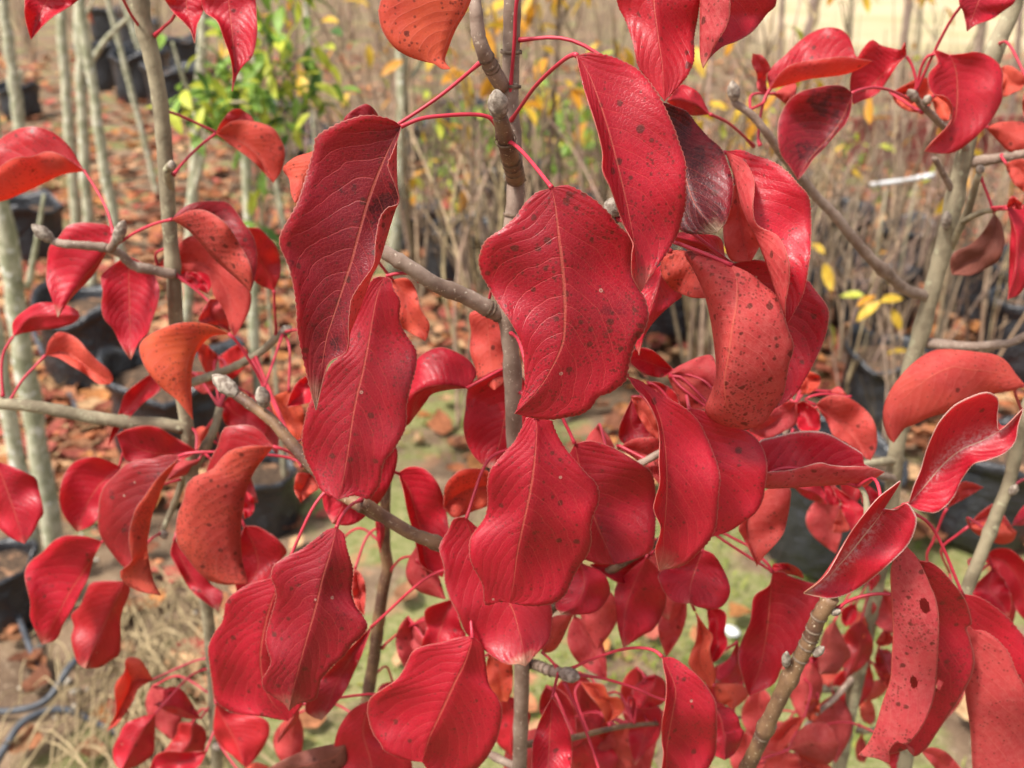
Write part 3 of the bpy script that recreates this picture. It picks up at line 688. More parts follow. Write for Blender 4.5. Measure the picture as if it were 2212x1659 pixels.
THICK = 0.00035
def leaf(T, zone, Y, L, R, mid=None, u=0, LFo=None, RFo=None, col=(0.15, 0.15, 0.3, 0.0), yo=None, dL=None, dR=None, pet=None, bul=0.07, wav=0.32, holes=(), fine=None, res=None, mats=('up', 'un')):
    if u: L, R, LFo, RFo = R, L, RFo, LFo
    if u: dL, dR = dR, dL
    fine = (Y < 0.475) if fine is None else fine
    n, k = res or ((116, 8) if fine else (34, 5))
    v = np.linspace(0, 1, n); prof = np.sin(pi * np.clip(v, 0, 1)) ** 0.6
    l2, r2 = spline(zp(zone, L), n), spline(zp(zone, R), n)
    m2 = spline(zp(zone, mid), n) if mid else 0.5 * (l2 + r2)
    yb, ym, yt = yo if yo else (random.uniform(0.3, 1.0), random.uniform(-0.2, 0.3), random.uniform(-1.5, -0.5))
    Ym = Y + (yb * (1 - v) * (1 - 2 * v) + ym * 4 * v * (1 - v) + yt * v * (2 * v - 1)) / 100
    if dL is None: dL = random.choice([-0.7, -0.4, 0.5, 0.8])
    if dR is None: dR = dL + random.uniform(-0.4, 0.4)
    def edge(c2, d, ph):
        w = wav / 100 * (np.sin(v * 11 + ph) + 0.55 * np.sin(v * 19 + 2 * ph)) * prof
        Yv = Ym + d / 100 * prof + w
        return np.array([at(a, b, y) for (a, b), y in zip(c2, Yv)])
    m3 = np.array([at(a, b, y) for (a, b), y in zip(m2, Ym)])
    ph1, ph2 = random.uniform(0, 6), random.uniform(0, 6)
    sides = []
    for c2, d, fo, ph in ((l2, dL, LFo, ph1), (r2, dR, RFo, ph2)):
        e3 = edge(c2, d, ph)
        if fo is not None:
            f2 = spline(zp(zone, fo), n); f3 = edge(f2, d - 0.75, ph)
            ts = np.concatenate([np.linspace(0, 1, k), 1 + np.linspace(0, 1, 5)[1:]])
        else:
            f3 = e3; ts = np.linspace(0, 1, k)
        tg = np.gradient(m3, axis=0); lat = e3 - m3; wid = np.linalg.norm(lat, axis=1)
        nn = np.cross(tg, lat); nn /= np.linalg.norm(nn, axis=1)[:, None] + 1e-9
        if c2 is r2: nn = -nn
        cols = []
        for t in ts:
            if t <= 1: cols.append(m3 * (1 - t) + e3 * t + nn * (bul * wid * sin(pi * t))[:, None])
            else: cols.append(e3 * (2 - t) + f3 * (t - 1))
        cols = np.array(cols)
        if fine:
            out = cols[-1] - cols[-2]; out /= np.linalg.norm(out, axis=1)[:, None] + 1e-9
            ln = np.linalg.norm(np.diff(m3, axis=0), axis=1).sum()
            teeth = (np.arange(n) % 2) * min(0.00062, 0.45 * ln / n) * (0.5 + 0.9 * rng.random(n)) * (prof > 0.25)
            cols[-1] += out * teeth[:, None]
        sides.append((cols, ts / ts[-1]))
    (Lc, lt), (Rc, rt) = sides
    G = np.concatenate([Lc[::-1], Rc[1:]]); uu = np.concatenate([0.5 - 0.5 * lt[::-1], 0.5 + 0.5 * rt[1:]])
    K = len(G)
    G = np.transpose(G, (1, 0, 2))                                   # n x K x 3
    dv = np.gradient(G, axis=0); du = np.gradient(G, axis=1)
    nr = np.cross(dv, du); ln_ = np.linalg.norm(nr, axis=2, keepdims=True); nr = nr / (ln_ + 1e-12)
    nr[0], nr[-1] = nr[1], nr[-2]
    G2 = G - nr * THICK
    # nr is the upper side when L lies on the right hand of base -> tip seen from above
    V = np.concatenate([G.reshape(-1, 3), G2.reshape(-1, 3)]); off = n * K
    skip = np.zeros((n - 1, K - 1), bool)
    for (ua, va, ru, rv) in holes:
        uc, vc = 0.5 * (uu[:-1] + uu[1:]), 0.5 * (v[:-1] + v[1:])
        skip |= ((uc[None, :] - ua) / ru) ** 2 + ((vc[:, None] - va) / rv) ** 2 < 1
    Ff, mi = [], []
    for i in range(n - 1):
        for j in range(K - 1):
            if skip[i, j]: continue
            a, b, c, d = i * K + j, i * K + j + 1, (i + 1) * K + j + 1, (i + 1) * K + j
            Ff.append((a, d, c, b)); mi.append(0); Ff.append((a + off, b + off, c + off, d + off)); mi.append(1)
    for j in (0, K - 1):
        for i in range(n - 1):
            a, d = i * K + j, (i + 1) * K + j
            Ff.append((a, a + off, d + off, d) if j == 0 else (a, d, d + off, a + off)); mi.append(0)
    UV = np.stack([np.tile(uu, n), np.repeat(v, K)], 1); UV = np.concatenate([UV, UV])
    o = mesh_obj('leaf', V, Ff, [M[mats[0]], M[mats[1]]], T.e, True, mi, UV)
    o.color = col
    # leaf stalk to the nearest wood
    b3 = m3[0]; tan = m3[0] - m3[3]; tan /= np.linalg.norm(tan) + 1e-9
    if pet:
        q = zp(zone, pet); m = 6 * len(q); s2 = spline(q, m)
        pe = at(s2[-1][0], s2[-1][1], Y); near = None
        for C in T.curves:
            for c in C:
                dd = c - CAMP; depth = dd @ _f; px = CX0 + FPX * (dd @ _r) / depth; py = CY0 - FPX * (dd @ _u) / depth
                ds = math.hypot(px - s2[-1][0], py - s2[-1][1])
                if near is None or ds < near[0]: near = (ds, c[1])
        Ye = near[1] if near and near[0] < 45 else Y + 0.015
        Yv = np.linspace(Ym[0], Ye, m)
        P = np.array([at(a, b, y) for (a, b), y in zip(s2, Yv)])
        if near and near[0] >= 45:
            P = np.vstack([P, T.nearest(P[-1])[1][None]])
    else:
        d, c = T.nearest(b3 + np.array([0, 0.01, 0.02]))
        h = (b3 + c) / 2 + tan * min(0.007, d * 0.2) + np.array([0, 0.003, min(0.006, d * 0.1)])
        P = spline(np.array([b3 - tan * 0.001, h, c]), 14)
    P = spline(P, max(14, len(P)))
    rr = 0.00100 if Y < 0.55 else 0.00105
    w = np.linspace(0, 1, len(P)); rad = rr * (0.92 + 0.7 * np.clip((w - 0.86) / 0.14, 0, 1) + 0.25 * np.clip((0.08 - w) / 0.08, 0, 1))
    mesh_obj('petiole', *tube_geo(P, rad, 7), M['stalk'], o)
    return o

# ------------------------------------------------------------------ the crimson sapling in the middle
def base_under(p): return np.array([p[0], p[1], -0.03])
tr = pth('F', '1108,-140 1107,0 1104,110 1102,210 1106,300 1114,405 1106,500 1098,600 1097,690 1107,800 1111,950 1120,1200 1127,1440 1122,1700 1120,2100', [0.50, 0.50, 0.50, 0.495, 0.49, 0.48, 0.48, 0.485, 0.485, 0.49, 0.49, 0.495, 0.50, 0.50, 0.50], 90)
Mt = Tree('pear sapling with big glossy crimson leaves around a grey-brown stem and fat fuzzy bud', base_under(tr[-1]))
trb = np.vstack([tr, base_under(tr[-1])[None]])
Mt.stem('trunk', trb, np.concatenate([np.linspace(0.0042, 0.0052, 90), [0.007]]), 'bark')
for i in (10, 13, 21, 24, 47, 58, 62): scar(Mt.e, tr[i], tr[i] - tr[i + 1], 0.0053)
b1 = pth('b1', '1880,990 1800,930 1700,880 1550,800 1350,720 1200,620 1050,530 940,460 800,380 640,300', [0.485, 0.478, 0.474, 0.47, 0.465, 0.463, 0.463, 0.465, 0.47, 0.48], 50)
ob1 = Mt.stem('branch', b1, np.linspace(0.0047, 0.0028, 50), 'bark')
for i in (4, 6, 7): scar(ob1, b1[i] , b1[i] - b1[i + 1], 0.0046)
spur = pth('b0', '1905,1230 1890,1160 1862,1060 1835,960 1812,860 1790,800', [0.485, 0.474, 0.462, 0.455, 0.45, 0.448], 24)
osp = Mt.stem('branch', spur, np.linspace(0.0048, 0.0036, 24), 'bark_red')
bud(osp, at(*zp('b0', '1795,815')[0], 0.448), at(*zp('b0', '1770,615')[0], 0.440), 0.0048)
for i in (3, 5, 7, 14): scar(osp, spur[i], spur[i] - spur[i + 1], 0.0047)
tw = pth('b0', '1815,600 1745,480 1690,370 1650,250 1635,120 1618,-30 1600,-200', [0.497, 0.488, 0.48, 0.48, 0.48, 0.485, 0.49], 30)
otw = Mt.stem('branch', tw, np.linspace(0.0038, 0.0028, 30), 'bark')
for i in (3, 5, 6, 8): scar(otw, tw[i], tw[i] - tw[i + 1], 0.0039)
# lower left branch with two buds, running down behind the hanging leaf
b4 = pth('b2', '1880,1560 1700,1440 1380,1275 1200,1205 1100,1150 960,1060 840,975', [0.497, 0.49, 0.48, 0.475, 0.475, 0.475, 0.47], 36)
ob4 = Mt.stem('branch', b4, np.linspace(0.0046, 0.0036, 36), 'bark_red')
b4b = pth('a2', '2520,1020 2330,900 2150,730 2080,650 2000,560 1880,420 1750,320 1620,230', [0.475, 0.488, 0.505, 0.51, 0.515, 0.52, 0.525, 0.53], 40)
ob4b = Mt.stem('branch', b4b, np.linspace(0.0040, 0.0032, 40), 'bark_red')
Mt.stem('branch', spline(np.array([b4[-6], (b4[-6] + b4b[0]) / 2 + np.array([0, 0.004, -0.004]), b4b[2]]), 12), 0.0038, 'bark_red')
bud(ob4b, at(*zp('a2', '1640,240')[0], 0.528), at(*zp('a2', '1465,100')[0], 0.535), 0.0054)
bud(ob4b, at(*zp('a2', '1835,320')[0], 0.522), at(*zp('a2', '1795,180')[0], 0.518), 0.0045)
# hidden right-hand branches that carry the right-hand leaves
b5 = pth('F', '1100,640 1160,590 1240,530 1330,470', [0.486, 0.48, 0.478, 0.475], 24); ob5 = Mt.stem('branch', b5, np.linspace(0.004, 0.003, 24), 'bark')
bud(ob5, at(*zp('c1', '900,240')[0], 0.475), at(*zp('c1', '945,130')[0], 0.470), 0.0050)
b6 = pth('F', '1113,1010 1200,1045 1330,1025 1450,965 1560,905', [0.49, 0.487, 0.486, 0.487, 0.495], 30); Mt.stem('branch', b6, np.linspace(0.003, 0.0016, 30), 'bark')
b7 = pth('F', '1127,1360 1250,1270 1390,1190 1500,1120', [0.50, 0.52, 0.53, 0.53], 30); Mt.stem('branch', b7, np.linspace(0.004, 0.0022, 30), 'bark_red')
b10 = pth('F', '1124,1610 1230,1595 1340,1570 1460,1560 1600,1550', [.50, .54, .58, .60, .61], 30); Mt.stem('branch', b10, np.linspace(.0026, .0013, 30), 'bark_red', knots=False)
b8 = pth('c3', '310,930 400,950 480,985 560,1000', [0.50, 0.49, 0.482, 0.478], 16); ob8 = Mt.stem('branch', b8, np.linspace(0.0030, 0.0034, 16), 'bark')
bud(ob8, at(*zp('c3', '555,1000')[0], 0.478), at(*zp('c3', '690,1035')[0], 0.465), 0.0048)
for i in (3, 5, 7, 9, 11): scar(ob8, b8[i], b8[i] - b8[i + 1], 0.0036)
b9 = pth('F', '1122,1660 1060,1630 1020,1600 990,1560', [0.50, 0.51, 0.52, 0.53], 16); Mt.stem('branch', b9, np.linspace(0.0030, 0.0022, 16), 'bark')

leaf(Mt, 'b0', .430, mid='1112,875 1020,1050 900,1350 815,1640 760,1844 640,2204 590,2374 525,2834',
     L='1112,875 1050,830 880,800 720,840 620,890 530,950 505,1060 400,1400 300,1580 275,1690 345,1860 390,2100 400,2290 450,2534 490,2700 525,2834',
     R='1112,875 1085,960 1080,1100 1085,1280 1100,1380 1072,1450 1045,1530 1000,1680 960,1810 912,1900 870,2010 800,2200 760,2300 738,2424 620,2500 575,2620 525,2834',
     RFo='1112,875 1088,960 1050,1060 1022,1150 1070,1280 1095,1400 1012,1440 960,1530 935,1680 920,1830 840,1950 770,2070 748,2240 735,2424 618,2500 574,2620 525,2834',
     col=(.0, .72, .6, .6), yo=(.8, 0, -1.2), dL=-.5, dR=-.3, wav=.3, pet='1112,875 1250,820 1400,800 1600,790 1720,810 1785,870')
leaf(Mt, 'b0', .47, L='960,960 955,800 880,720 800,750 720,820 650,1000', R='960,960 900,1000 800,1050 650,1000', col=(.1, .8, .3, 0))
leaf(Mt, 'b0', .49, L='620,980 500,1050 380,1090 300,1160 340,1240 355,1340 380,1400', R='620,980 620,1200 500,1350 380,1400', u=1, col=(.7, .3, .5, 0))
leaf(Mt, 'b1', .450, mid='1000,670 950,790 915,960 880,1160 845,1340 810,1480 780,1640 750,1850 720,2030 680,2205',
     L='1000,670 930,680 850,800 780,980 720,1180 620,1290 560,1400 480,1550 440,1700 430,1800 440,1880 470,1960 520,2060 545,2120 570,2150 640,2190 680,2210',
     R='1000,670 1045,690 1060,760 1105,840 1100,960 1140,1060 1215,1180 1215,1290 1180,1420 1150,1560 1150,1640 1140,1720 1100,1800 1050,1880 1000,1940 980,2000 965,2100 935,2150 890,2205 800,2180 740,2190 680,2210',
     col=(.0, .42, .7, 0), yo=(1.2, 0, -1.2), dL=.4, dR=-.3, pet='1010,665 1100,645 1200,650 1245,700')
leaf(Mt, 'c1', .400, mid='495,58 520,180 545,400 570,600 585,800 585,1000 570,1130 500,1290 400,1450 240,1615',
     L='495,55 400,85 320,150 250,250 150,340 40,420 5,500 -10,560 10,650 60,740 130,860 200,960 250,1050 300,1170 305,1300 310,1420 270,1540 240,1615',
     R='495,55 590,35 680,70 780,130 880,220 950,310 1020,370 1065,430 1055,560 1060,650 1100,750 1145,830 1165,950 1130,1050 1080,1120 1050,1200 1025,1300 1010,1380 960,1430 900,1470 820,1500 770,1570 700,1620 600,1640 500,1655 400,1650 300,1630 240,1615',
     col=(.08, .42, 1, 0), yo=(1.0, -.1, -.6), dL=.5, dR=.5, wav=.3, bul=.05, pet='495,52 420,-44 330,-154 240,-244 170,-279')
leaf(Mt, 'c0', .402, mid='670,385 740,490 800,640 870,850 920,1030 960,1190 1010,1400 1050,1600 1075,1730 1090,1870 1115,2014',
     L='670,385 690,480 730,640 790,820 830,960 850,1070 850,1180 900,1290 940,1400 990,1540 1030,1620 1062,1690 1052,1760 1052,1890 1080,1960 1115,2014',
     R='670,385 760,365 880,385 980,420 1090,480 1180,580 1240,670 1300,790 1340,880 1380,1000 1420,1120 1422,1250 1420,1400 1400,1500 1370,1610 1320,1700 1270,1780 1210,1860 1160,1940 1115,2014',
     col=(.10, .22, .55, .3), yo=(1.6, 0, -1.0), dL=-.9, dR=.3, pet='670,385 650,378 600,400 500,480 380,600 280,740 215,830 185,845')
leaf(Mt, 'c0', .46, mid='1330,-600 1250,-300 1200,-50 1230,250 1260,450 1275,700', L='1330,-600 1050,-450 930,-200 950,20 1010,150 1060,300 1095,460 1170,560 1275,700',
     R='1330,-600 1480,-450 1530,-200 1515,50 1480,260 1480,400 1440,510 1380,590 1275,700', col=(.25, .0, .35, 0), yo=(1.5, 0, -1.2), dL=.3, dR=.3, pet='1330,-600 1000,-560 600,-430 330,-250 255,0 237,300 200,720 190,800')
leaf(Mt, 'c0', .45, mid='1600,-500 1540,-250 1525,0 1523,200 1525,380 1545,470', L='1600,-500 1700,-250 1730,50 1700,190 1640,290 1545,470',
     R='1600,-500 2000,-300 2050,0 1980,100 1890,210 1790,275 1680,320 1590,400 1545,470', col=(.05, .2, .3, .6), dL=-1.0, dR=1.0)
leaf(Mt, 'b0', .45, mid='1650,-300 1560,30 1470,200 1415,330 1395,420 1450,478', R='1650,-300 1300,-400 1050,-200 970,20 960,110 990,220 1060,320 1150,380 1260,420 1340,440 1400,478 1450,478',
     L='1650,-300 1590,0 1490,190 1432,330 1412,420 1450,478', col=(.85, .1, .7, 0), dL=1.0, dR=-.4)
leaf(Mt, 'c0', .455, mid='1240,700 1320,900 1400,1150 1480,1400 1640,1605', L='1240,700 1200,950 1220,1250 1300,1500 1400,1600 1530,1618 1640,1605',
     R='1240,700 1340,735 1430,775 1500,860 1580,950 1670,1030 1720,1150 1750,1280 1735,1420 1700,1530 1640,1605', col=(.15, .9, 1.0, 1.0), yo=(1.2, .6, -2.6), dL=.2, dR=.4)  # full pale tip paints the sky gloss on its upturned end
leaf(Mt, 'd1', .440, mid='150,-200 200,-50 260,180 370,420 440,600 500,790 540,900 565,1010', L='150,-200 280,-130 340,-20 350,60 340,200 370,310 500,380 560,470 590,580 590,700 565,850 565,1010',
     R='150,-200 260,-205 350,-170 470,-130 570,-60 650,30 715,100 735,180 740,300 735,480 715,640 690,770 640,880 565,1010', col=(.10, .02, .3, 0), yo=(3.2, -.2, -1.6), dL=-1.3, dR=-.2, bul=.1)
leaf(Mt, 'd1', .475, mid='200,580 380,800 520,1050 560,1300 500,1575', L='200,580 250,900 350,1250 500,1575', R='200,580 330,555 450,570 600,620 715,695 770,765 830,840 860,910 850,1030 820,1130 780,1220 740,1300 690,1390 640,1470 570,1530 500,1575', col=(.0, .35, .5, 0), fine=True)
leaf(Mt, 'c1', .420, u=1, mid='1740,590 1775,700 1775,850 1745,1020 1720,1200 1690,1400 1720,1580 1840,1724',
     L='1740,590 1560,500 1420,500 1480,620 1555,790 1600,980 1630,1180 1640,1330 1600,1470 1560,1600 1680,1690 1840,1724',
     R='1740,590 1850,640 1950,720 2040,800 2090,920 2130,1040 2165,1150 2130,1280 2110,1400 2090,1490 2030,1580 1950,1680 1840,1724',
     col=(.25, .12, .75, 0), yo=(1.0, -.9, .6), dL=2.6, dR=.5, pet='1740,590 1600,530 1450,470 1330,425')
leaf(Mt, 'c1', .455, u=1, mid='1310,490 1440,520 1520,660 1560,815', L='1310,490 1255,560 1260,660 1320,740 1390,785 1470,812 1560,815', R='1310,490 1445,505 1535,640 1560,815', col=(.6, .25, .5, 0), fine=True)
leaf(Mt, 'c1', .475, mid='1280,560 1220,760 1160,960 1100,1210', L='1280,560 1130,700 1080,900 1060,1100 1100,1210', R='1280,560 1300,690 1400,790 1340,850 1260,920 1180,1010 1130,1100 1100,1210', col=(.1, .1, .3, .5))
leaf(Mt, 'c1', .49, L='1700,560 1660,400 1500,370 1380,360 1300,400', R='1700,560 1560,545 1430,480 1300,400', col=(.1, .0, .3, 0))
leaf(Mt, 'c1', .485, L='1780,0 1690,150 1680,300 1690,450 1740,560 1880,560', R='1780,0 1900,200 1950,400 1880,560', u=1, col=(.4, .0, .5, 0))
leaf(Mt, 'c2', .412, mid='388,395 390,520 370,750 335,960 295,1150 255,1350 230,1550 207,1680',
     L='388,395 330,395 290,470 240,560 180,630 120,700 70,770 50,870 55,970 40,1070 5,1130 -60,1220 -75,1300 -60,1400 -20,1480 20,1560 40,1690 130,1672 207,1680',
     R='388,395 490,420 520,490 570,580 620,650 680,720 740,790 800,850 825,930 815,1000 780,1080 765,1170 770,1260 740,1350 690,1420 650,1490 615,1570 590,1620 540,1665 470,1690 350,1700 207,1680',
     col=(.0, .25, .3, 0), yo=(1.0, -.2, .2), dL=.6, dR=.5, wav=.3)
leaf(Mt, 'c2', .445, mid='655,580 680,700 720,900 800,1120 870,1280 930,1412', L='655,580 600,700 560,900 580,1150 680,1340 800,1405 930,1415',
     R='655,580 760,560 900,600 1000,650 1110,720 1180,770 1210,870 1215,1000 1210,1180 1190,1310 1090,1370 930,1412', col=(.1, .45, .25, 0), yo=(.8, 0, -1), pet='655,580 620,500 580,420 560,350')
leaf(Mt, 'c2', .402, mid='1020,110 1110,170 1180,250 1230,360 1265,500 1285,700 1290,900 1280,1080 1270,1200 1265,1320 1240,1455',
     L='1020,110 1080,200 1140,260 1190,340 1230,440 1245,560 1240,700 1245,850 1215,960 1205,1040 1250,1150 1240,1230 1215,1320 1240,1455',
     R='1020,110 1120,150 1250,240 1380,310 1460,370 1520,440 1570,540 1610,640 1640,720 1660,820 1650,920 1640,1080 1630,1150 1590,1240 1500,1340 1400,1420 1240,1455',
     col=(.05, .08, .15, .5), yo=(1.6, 0, -.6), dL=-.8, dR=.4, pet='1020,110 960,60 900,0')
leaf(Mt, 'c2', .430, mid='1440,330 1500,480 1560,700 1590,950 1600,1225', L='1440,330 1380,600 1400,900 1500,1150 1600,1225',
     R='1440,330 1540,350 1650,400 1760,450 1870,510 1930,570 1970,650 1985,750 1970,880 1950,980 1900,1060 1820,1120 1730,1180 1600,1225', col=(.0, .25, .3, 0), yo=(.8, 0, -.4))
leaf(Mt, 'b3', .440, mid='1560,-76 1620,100 1720,300 1870,530 1930,720 1960,850 1975,955', L='1560,-76 1480,-60 1440,20 1380,130 1410,260 1420,380 1460,500 1510,600 1560,720 1640,800 1750,890 1850,940 1920,935 1975,955',
     R='1560,-76 1800,150 2000,350 2140,520 2155,650 2130,780 2050,870 1975,955', col=(.1, .25, .2, 1), yo=(1.2, .2, -1.8), dL=-.6, dR=.3)
leaf(Mt, 'b3', .420, mid='668,-6 630,150 580,320 530,520 480,700 430,880 385,1050 355,1180 340,1265',
     L='668,-6 610,10 540,60 440,140 340,190 270,230 230,270 215,340 240,400 250,480 230,560 200,660 180,740 185,820 215,920 190,990 155,1050 170,1120 240,1170 300,1210 340,1265',
     R='668,-6 715,40 735,130 755,200 780,290 775,370 770,450 800,540 850,610 880,680 840,750 780,800 720,880 640,950 590,1010 555,1060 530,1170 480,1200 400,1215 340,1265',
     col=(.0, .5, .5, .3), yo=(1.2, -.2, -.4), dL=.6, dR=.5, wav=.3, pet='668,-6 700,-80 770,-160 840,-196')
leaf(Mt, 'a3', .465, mid='1950,330 1850,600 1800,900 1850,1150 1990,1330', L='1950,330 1750,380 1620,450 1560,520 1540,640 1480,730 1440,830 1450,950 1470,1080 1490,1190 1560,1250 1650,1285 1800,1300 1990,1335',
     R='1950,330 2100,600 2150,900 2100,1200 1990,1335', col=(.0, .25, .35, 0), yo=(.6, 0, -.2), dL=.5)
leaf(Mt, 'a3', .49, L='2060,1215 1990,1300 1950,1380 1920,1480', R='2060,1215 2060,1320 1990,1400 1920,1480', col=(.4, 0, .2, 0), u=1)
leaf(Mt, 'b3', .50, mid='910,680 800,850 680,1050 560,1330', L='910,680 760,830 600,1000 500,1100 450,1250 490,1300 560,1330', R='910,680 830,900 740,1100 650,1230 560,1330', col=(.0, .45, .2, .8))
leaf(Mt, 'b3', .420, mid='1610,750 1560,920 1490,1060 1430,1190 1370,1320 1310,1450 1260,1620',
     L='1610,745 1500,760 1400,790 1300,810 1200,850 1160,920 1120,1000 1070,1060 980,1120 900,1180 880,1250 890,1330 920,1420 970,1490 1000,1540 1080,1580 1160,1605 1260,1620',
     R='1610,745 1680,830 1700,950 1720,1080 1780,1170 1810,1260 1800,1360 1780,1450 1730,1550 1680,1620 1600,1690 1450,1720 1330,1700 1260,1620', col=(.05, .12, .3, 0), yo=(.8, 0, -.2), dL=.5, dR=.4, wav=.3)
leaf(Mt, 'b3', .50, mid='900,1190 850,1400 900,1600 950,1850', L='900,1190 780,1250 700,1350 660,1450 650,1560 680,1750 950,1850', R='900,1190 1000,1400 1180,1600 1150,1750 950,1850', col=(.15, .05, .2, 0))
leaf(Mt, 'b3', .50, L='740,1480 600,1500 450,1540 300,1600 150,1690', R='740,1480 720,1650 500,1720 300,1720 150,1690', col=(0, 1, .3, 0), u=1)
leaf(Mt, 'c3', .445, mid='500,1170 490,1300 480,1450 470,1659 460,1850', L='500,1170 450,1260 400,1370 365,1500 360,1620 370,1750 460,1850', R='500,1170 560,1270 610,1380 635,1500 630,1620 600,1750 460,1850', col=(.05, .15, .3, 0), pet='500,1170 520,1080 545,985')
leaf(Mt, 'c3', .420, mid='1260,890 1300,970 1350,1120 1330,1280 1305,1420 1288,1560 1300,1800', L='1260,890 1270,960 1290,1060 1285,1200 1260,1350 1260,1480 1270,1560 1260,1700 1300,1800',
     R='1260,890 1340,900 1430,960 1510,1030 1590,1130 1630,1220 1635,1340 1635,1480 1620,1580 1560,1680 1450,1780 1300,1800', col=(.0, .2, .5, 0), yo=(1.4, 0, 0), dL=-.7, dR=.3, pet='1260,890 1200,845 1100,828 980,840 850,880 720,930 610,985')
leaf(Mt, 'c3', .465, L='1600,1220 1560,1400 1600,1550 1690,1605', R='1600,1220 1720,1240 1780,1300 1805,1380 1825,1410 1795,1500 1750,1570 1690,1605', col=(0, .45, .3, 0), pet='1600,1220 1280,1190 1050,1100 850,1040 640,1010')
leaf(Mt, 'c3', .44, L='850,1750 700,2000 750,2300 950,2500', R='850,1750 1050,1950 1100,2250 950,2500', pet='850,1750 820,1659 760,1480 680,1280 580,1060')
leaf(Mt, 'c3', .495, L='430,860 500,850 560,780 640,600', R='430,860 440,760 500,620 640,600', col=(.4, 0, .2, 0), u=1, pet='430,860 480,905 530,960')
leaf(Mt, 'b1', .50, mid='1580,1440 1450,1420 1300,1430 1150,1500 1050,1560', L='1580,1440 1635,1340 1590,1250 1500,1190 1400,1155 1310,1175 1230,1230 1190,1320 1150,1420 1050,1560', R='1580,1440 1450,1450 1330,1480 1280,1540 1220,1620 1140,1700 1050,1560', col=(0, 0, .1, .2), yo=(0, -.8, 0), dL=1.8, dR=1.0)
leaf(Mt, 'b1', .525, u=1, mid='1700,900 1720,1100 1740,1300 1760,1450', L='1700,900 1590,920 1600,1050 1590,1180 1625,1290 1650,1380 1760,1450', R='1700,900 1850,980 1900,1150 1880,1350 1760,1450', col=(.5, 0, .3, 0))
leaf(Mt, 'b2', .515, mid='1900,20 1850,300 1800,550 1740,755', L='1900,20 1740,80 1650,130 1590,170 1565,250 1560,330 1545,450 1560,550 1600,640 1660,710 1740,755', R='1900,20 1980,200 1980,450 1880,650 1740,755', col=(.05, .1, .2, .7))
leaf(Mt, 'b2', .54, u=1, L='1760,900 1720,770 1560,750 1470,800 1415,880 1405,1020', R='1760,900 1720,1000 1600,1050 1480,1090 1405,1020', col=(.75, .1, .4, 0))
leaf(Mt, 'b2', .53, mid='1095,780 1170,900 1220,1080 1265,1250 1290,1420 1400,1500', L='1095,780 1130,900 1160,1050 1200,1200 1230,1330 1260,1420 1400,1500', R='1095,780 1160,742 1240,740 1310,780 1370,860 1410,960 1430,1080 1450,1250 1430,1400 1400,1500', col=(0, .15, .2, 0), dL=-.8, dR=-.4)
leaf(Mt, 'b2', .50, L='1060,560 700,700 580,880 575,1000 610,1080 640,1130', R='1060,560 1090,640 1080,740 1040,860 960,990 880,1070 800,1130 720,1145 640,1130', col=(0, .2, .2, .4))
leaf(Mt, 'b2', .55, L='500,790 400,780 375,860 380,920 420,985', R='500,790 545,880 500,920 420,985', u=1, col=(.6, .3, .3, 0))
leaf(Mt, 'b1', .545, u=1, L='1050,690 1040,800 1090,980 1150,1040 1280,1115', R='1050,690 1160,680 1220,770 1250,890 1310,990 1300,1070 1280,1115', col=(.7, .1, .5, 0))
leaf(Mt, 'd2', .49, u=1, mid='330,1000 290,1130 310,1250 340,1350 365,1425', L='330,1000 240,1150 270,1230 320,1330 365,1425', R='330,1000 450,890 590,880 595,980 570,1120 550,1200 490,1280 420,1350 365,1425', col=(.3, 0, .2, 0), dL=-.6, dR=-.4)
leaf(Mt, 'c3', .48, mid='1540,150 1490,280 1455,400 1450,518', L='1540,150 1400,230 1240,310 1250,390 1280,450 1330,505 1390,522 1450,518', R='1540,150 1620,190 1700,320 1730,420 1715,490 1670,545 1600,562 1520,550 1450,518', col=(0, .2, .3, .3), dL=-.4, dR=-.4)
leaf(Mt, 'c3', .515, L='1150,200 945,390 940,560 955,700 990,830', R='1150,200 1240,300 1290,470 1260,600 1200,700 1130,740 1040,800 990,830', mid='1150,200 1050,420 1000,600 990,830', col=(.05, .15, .2, .5))
leaf(Mt, 'c3', .49, mid='700,240 720,400 660,530 560,595', L='700,240 600,400 520,520 560,595', R='700,240 850,310 900,425 870,510 800,580 690,600 560,595', col=(0, .1, .2, 1), yo=(1, 0, -2))
leaf(Mt, 'c3', .53, L='1190,180 1050,200 900,220 760,255', R='1190,180 1110,300 1050,370 970,380 870,330 760,255', col=(0, .3, .1, 0))
leaf(Mt, 'c3', .56, L='1570,560 1580,700 1575,850 1590,940', R='1570,560 1640,555 1700,600 1690,720 1710,800 1650,900 1590,940', col=(.05, .05, .2, 0))
leaf(Mt, 'c3', .55, u=1, L='1480,560 1500,650 1490,780 1440,930 1500,1020 1600,1110', R='1480,560 1560,680 1610,750 1590,850 1630,1010 1600,1110', col=(.7, .05, .4, 0))
leaf(Mt, 'c3', .57, L='1780,780 1720,900 1650,960 1625,1070', R='1780,780 1810,900 1800,1060 1625,1070', col=(0, .15, .1, .9))
leaf(Mt, 'c3', .58, u=1, L='1620,1080 1640,1190 1700,1220 1740,1260', R='1620,1080 1800,1080 1850,1160 1740,1260', col=(.7, .05, .4, 0))
leaf(Mt, 'd3', .50, mid='475,310 455,480 440,650 420,800 390,950 315,1160', L='475,310 450,400 350,470 330,580 320,650 280,740 245,830 240,920 270,1040 300,1130 315,1160', R='475,310 540,300 580,330 700,370 790,400 800,500 770,600 720,680 680,790 600,880 540,960 500,1060 430,1110 315,1160', col=(.1, .2, .2, 0), pet='470,310 450,260 410,220 300,120')
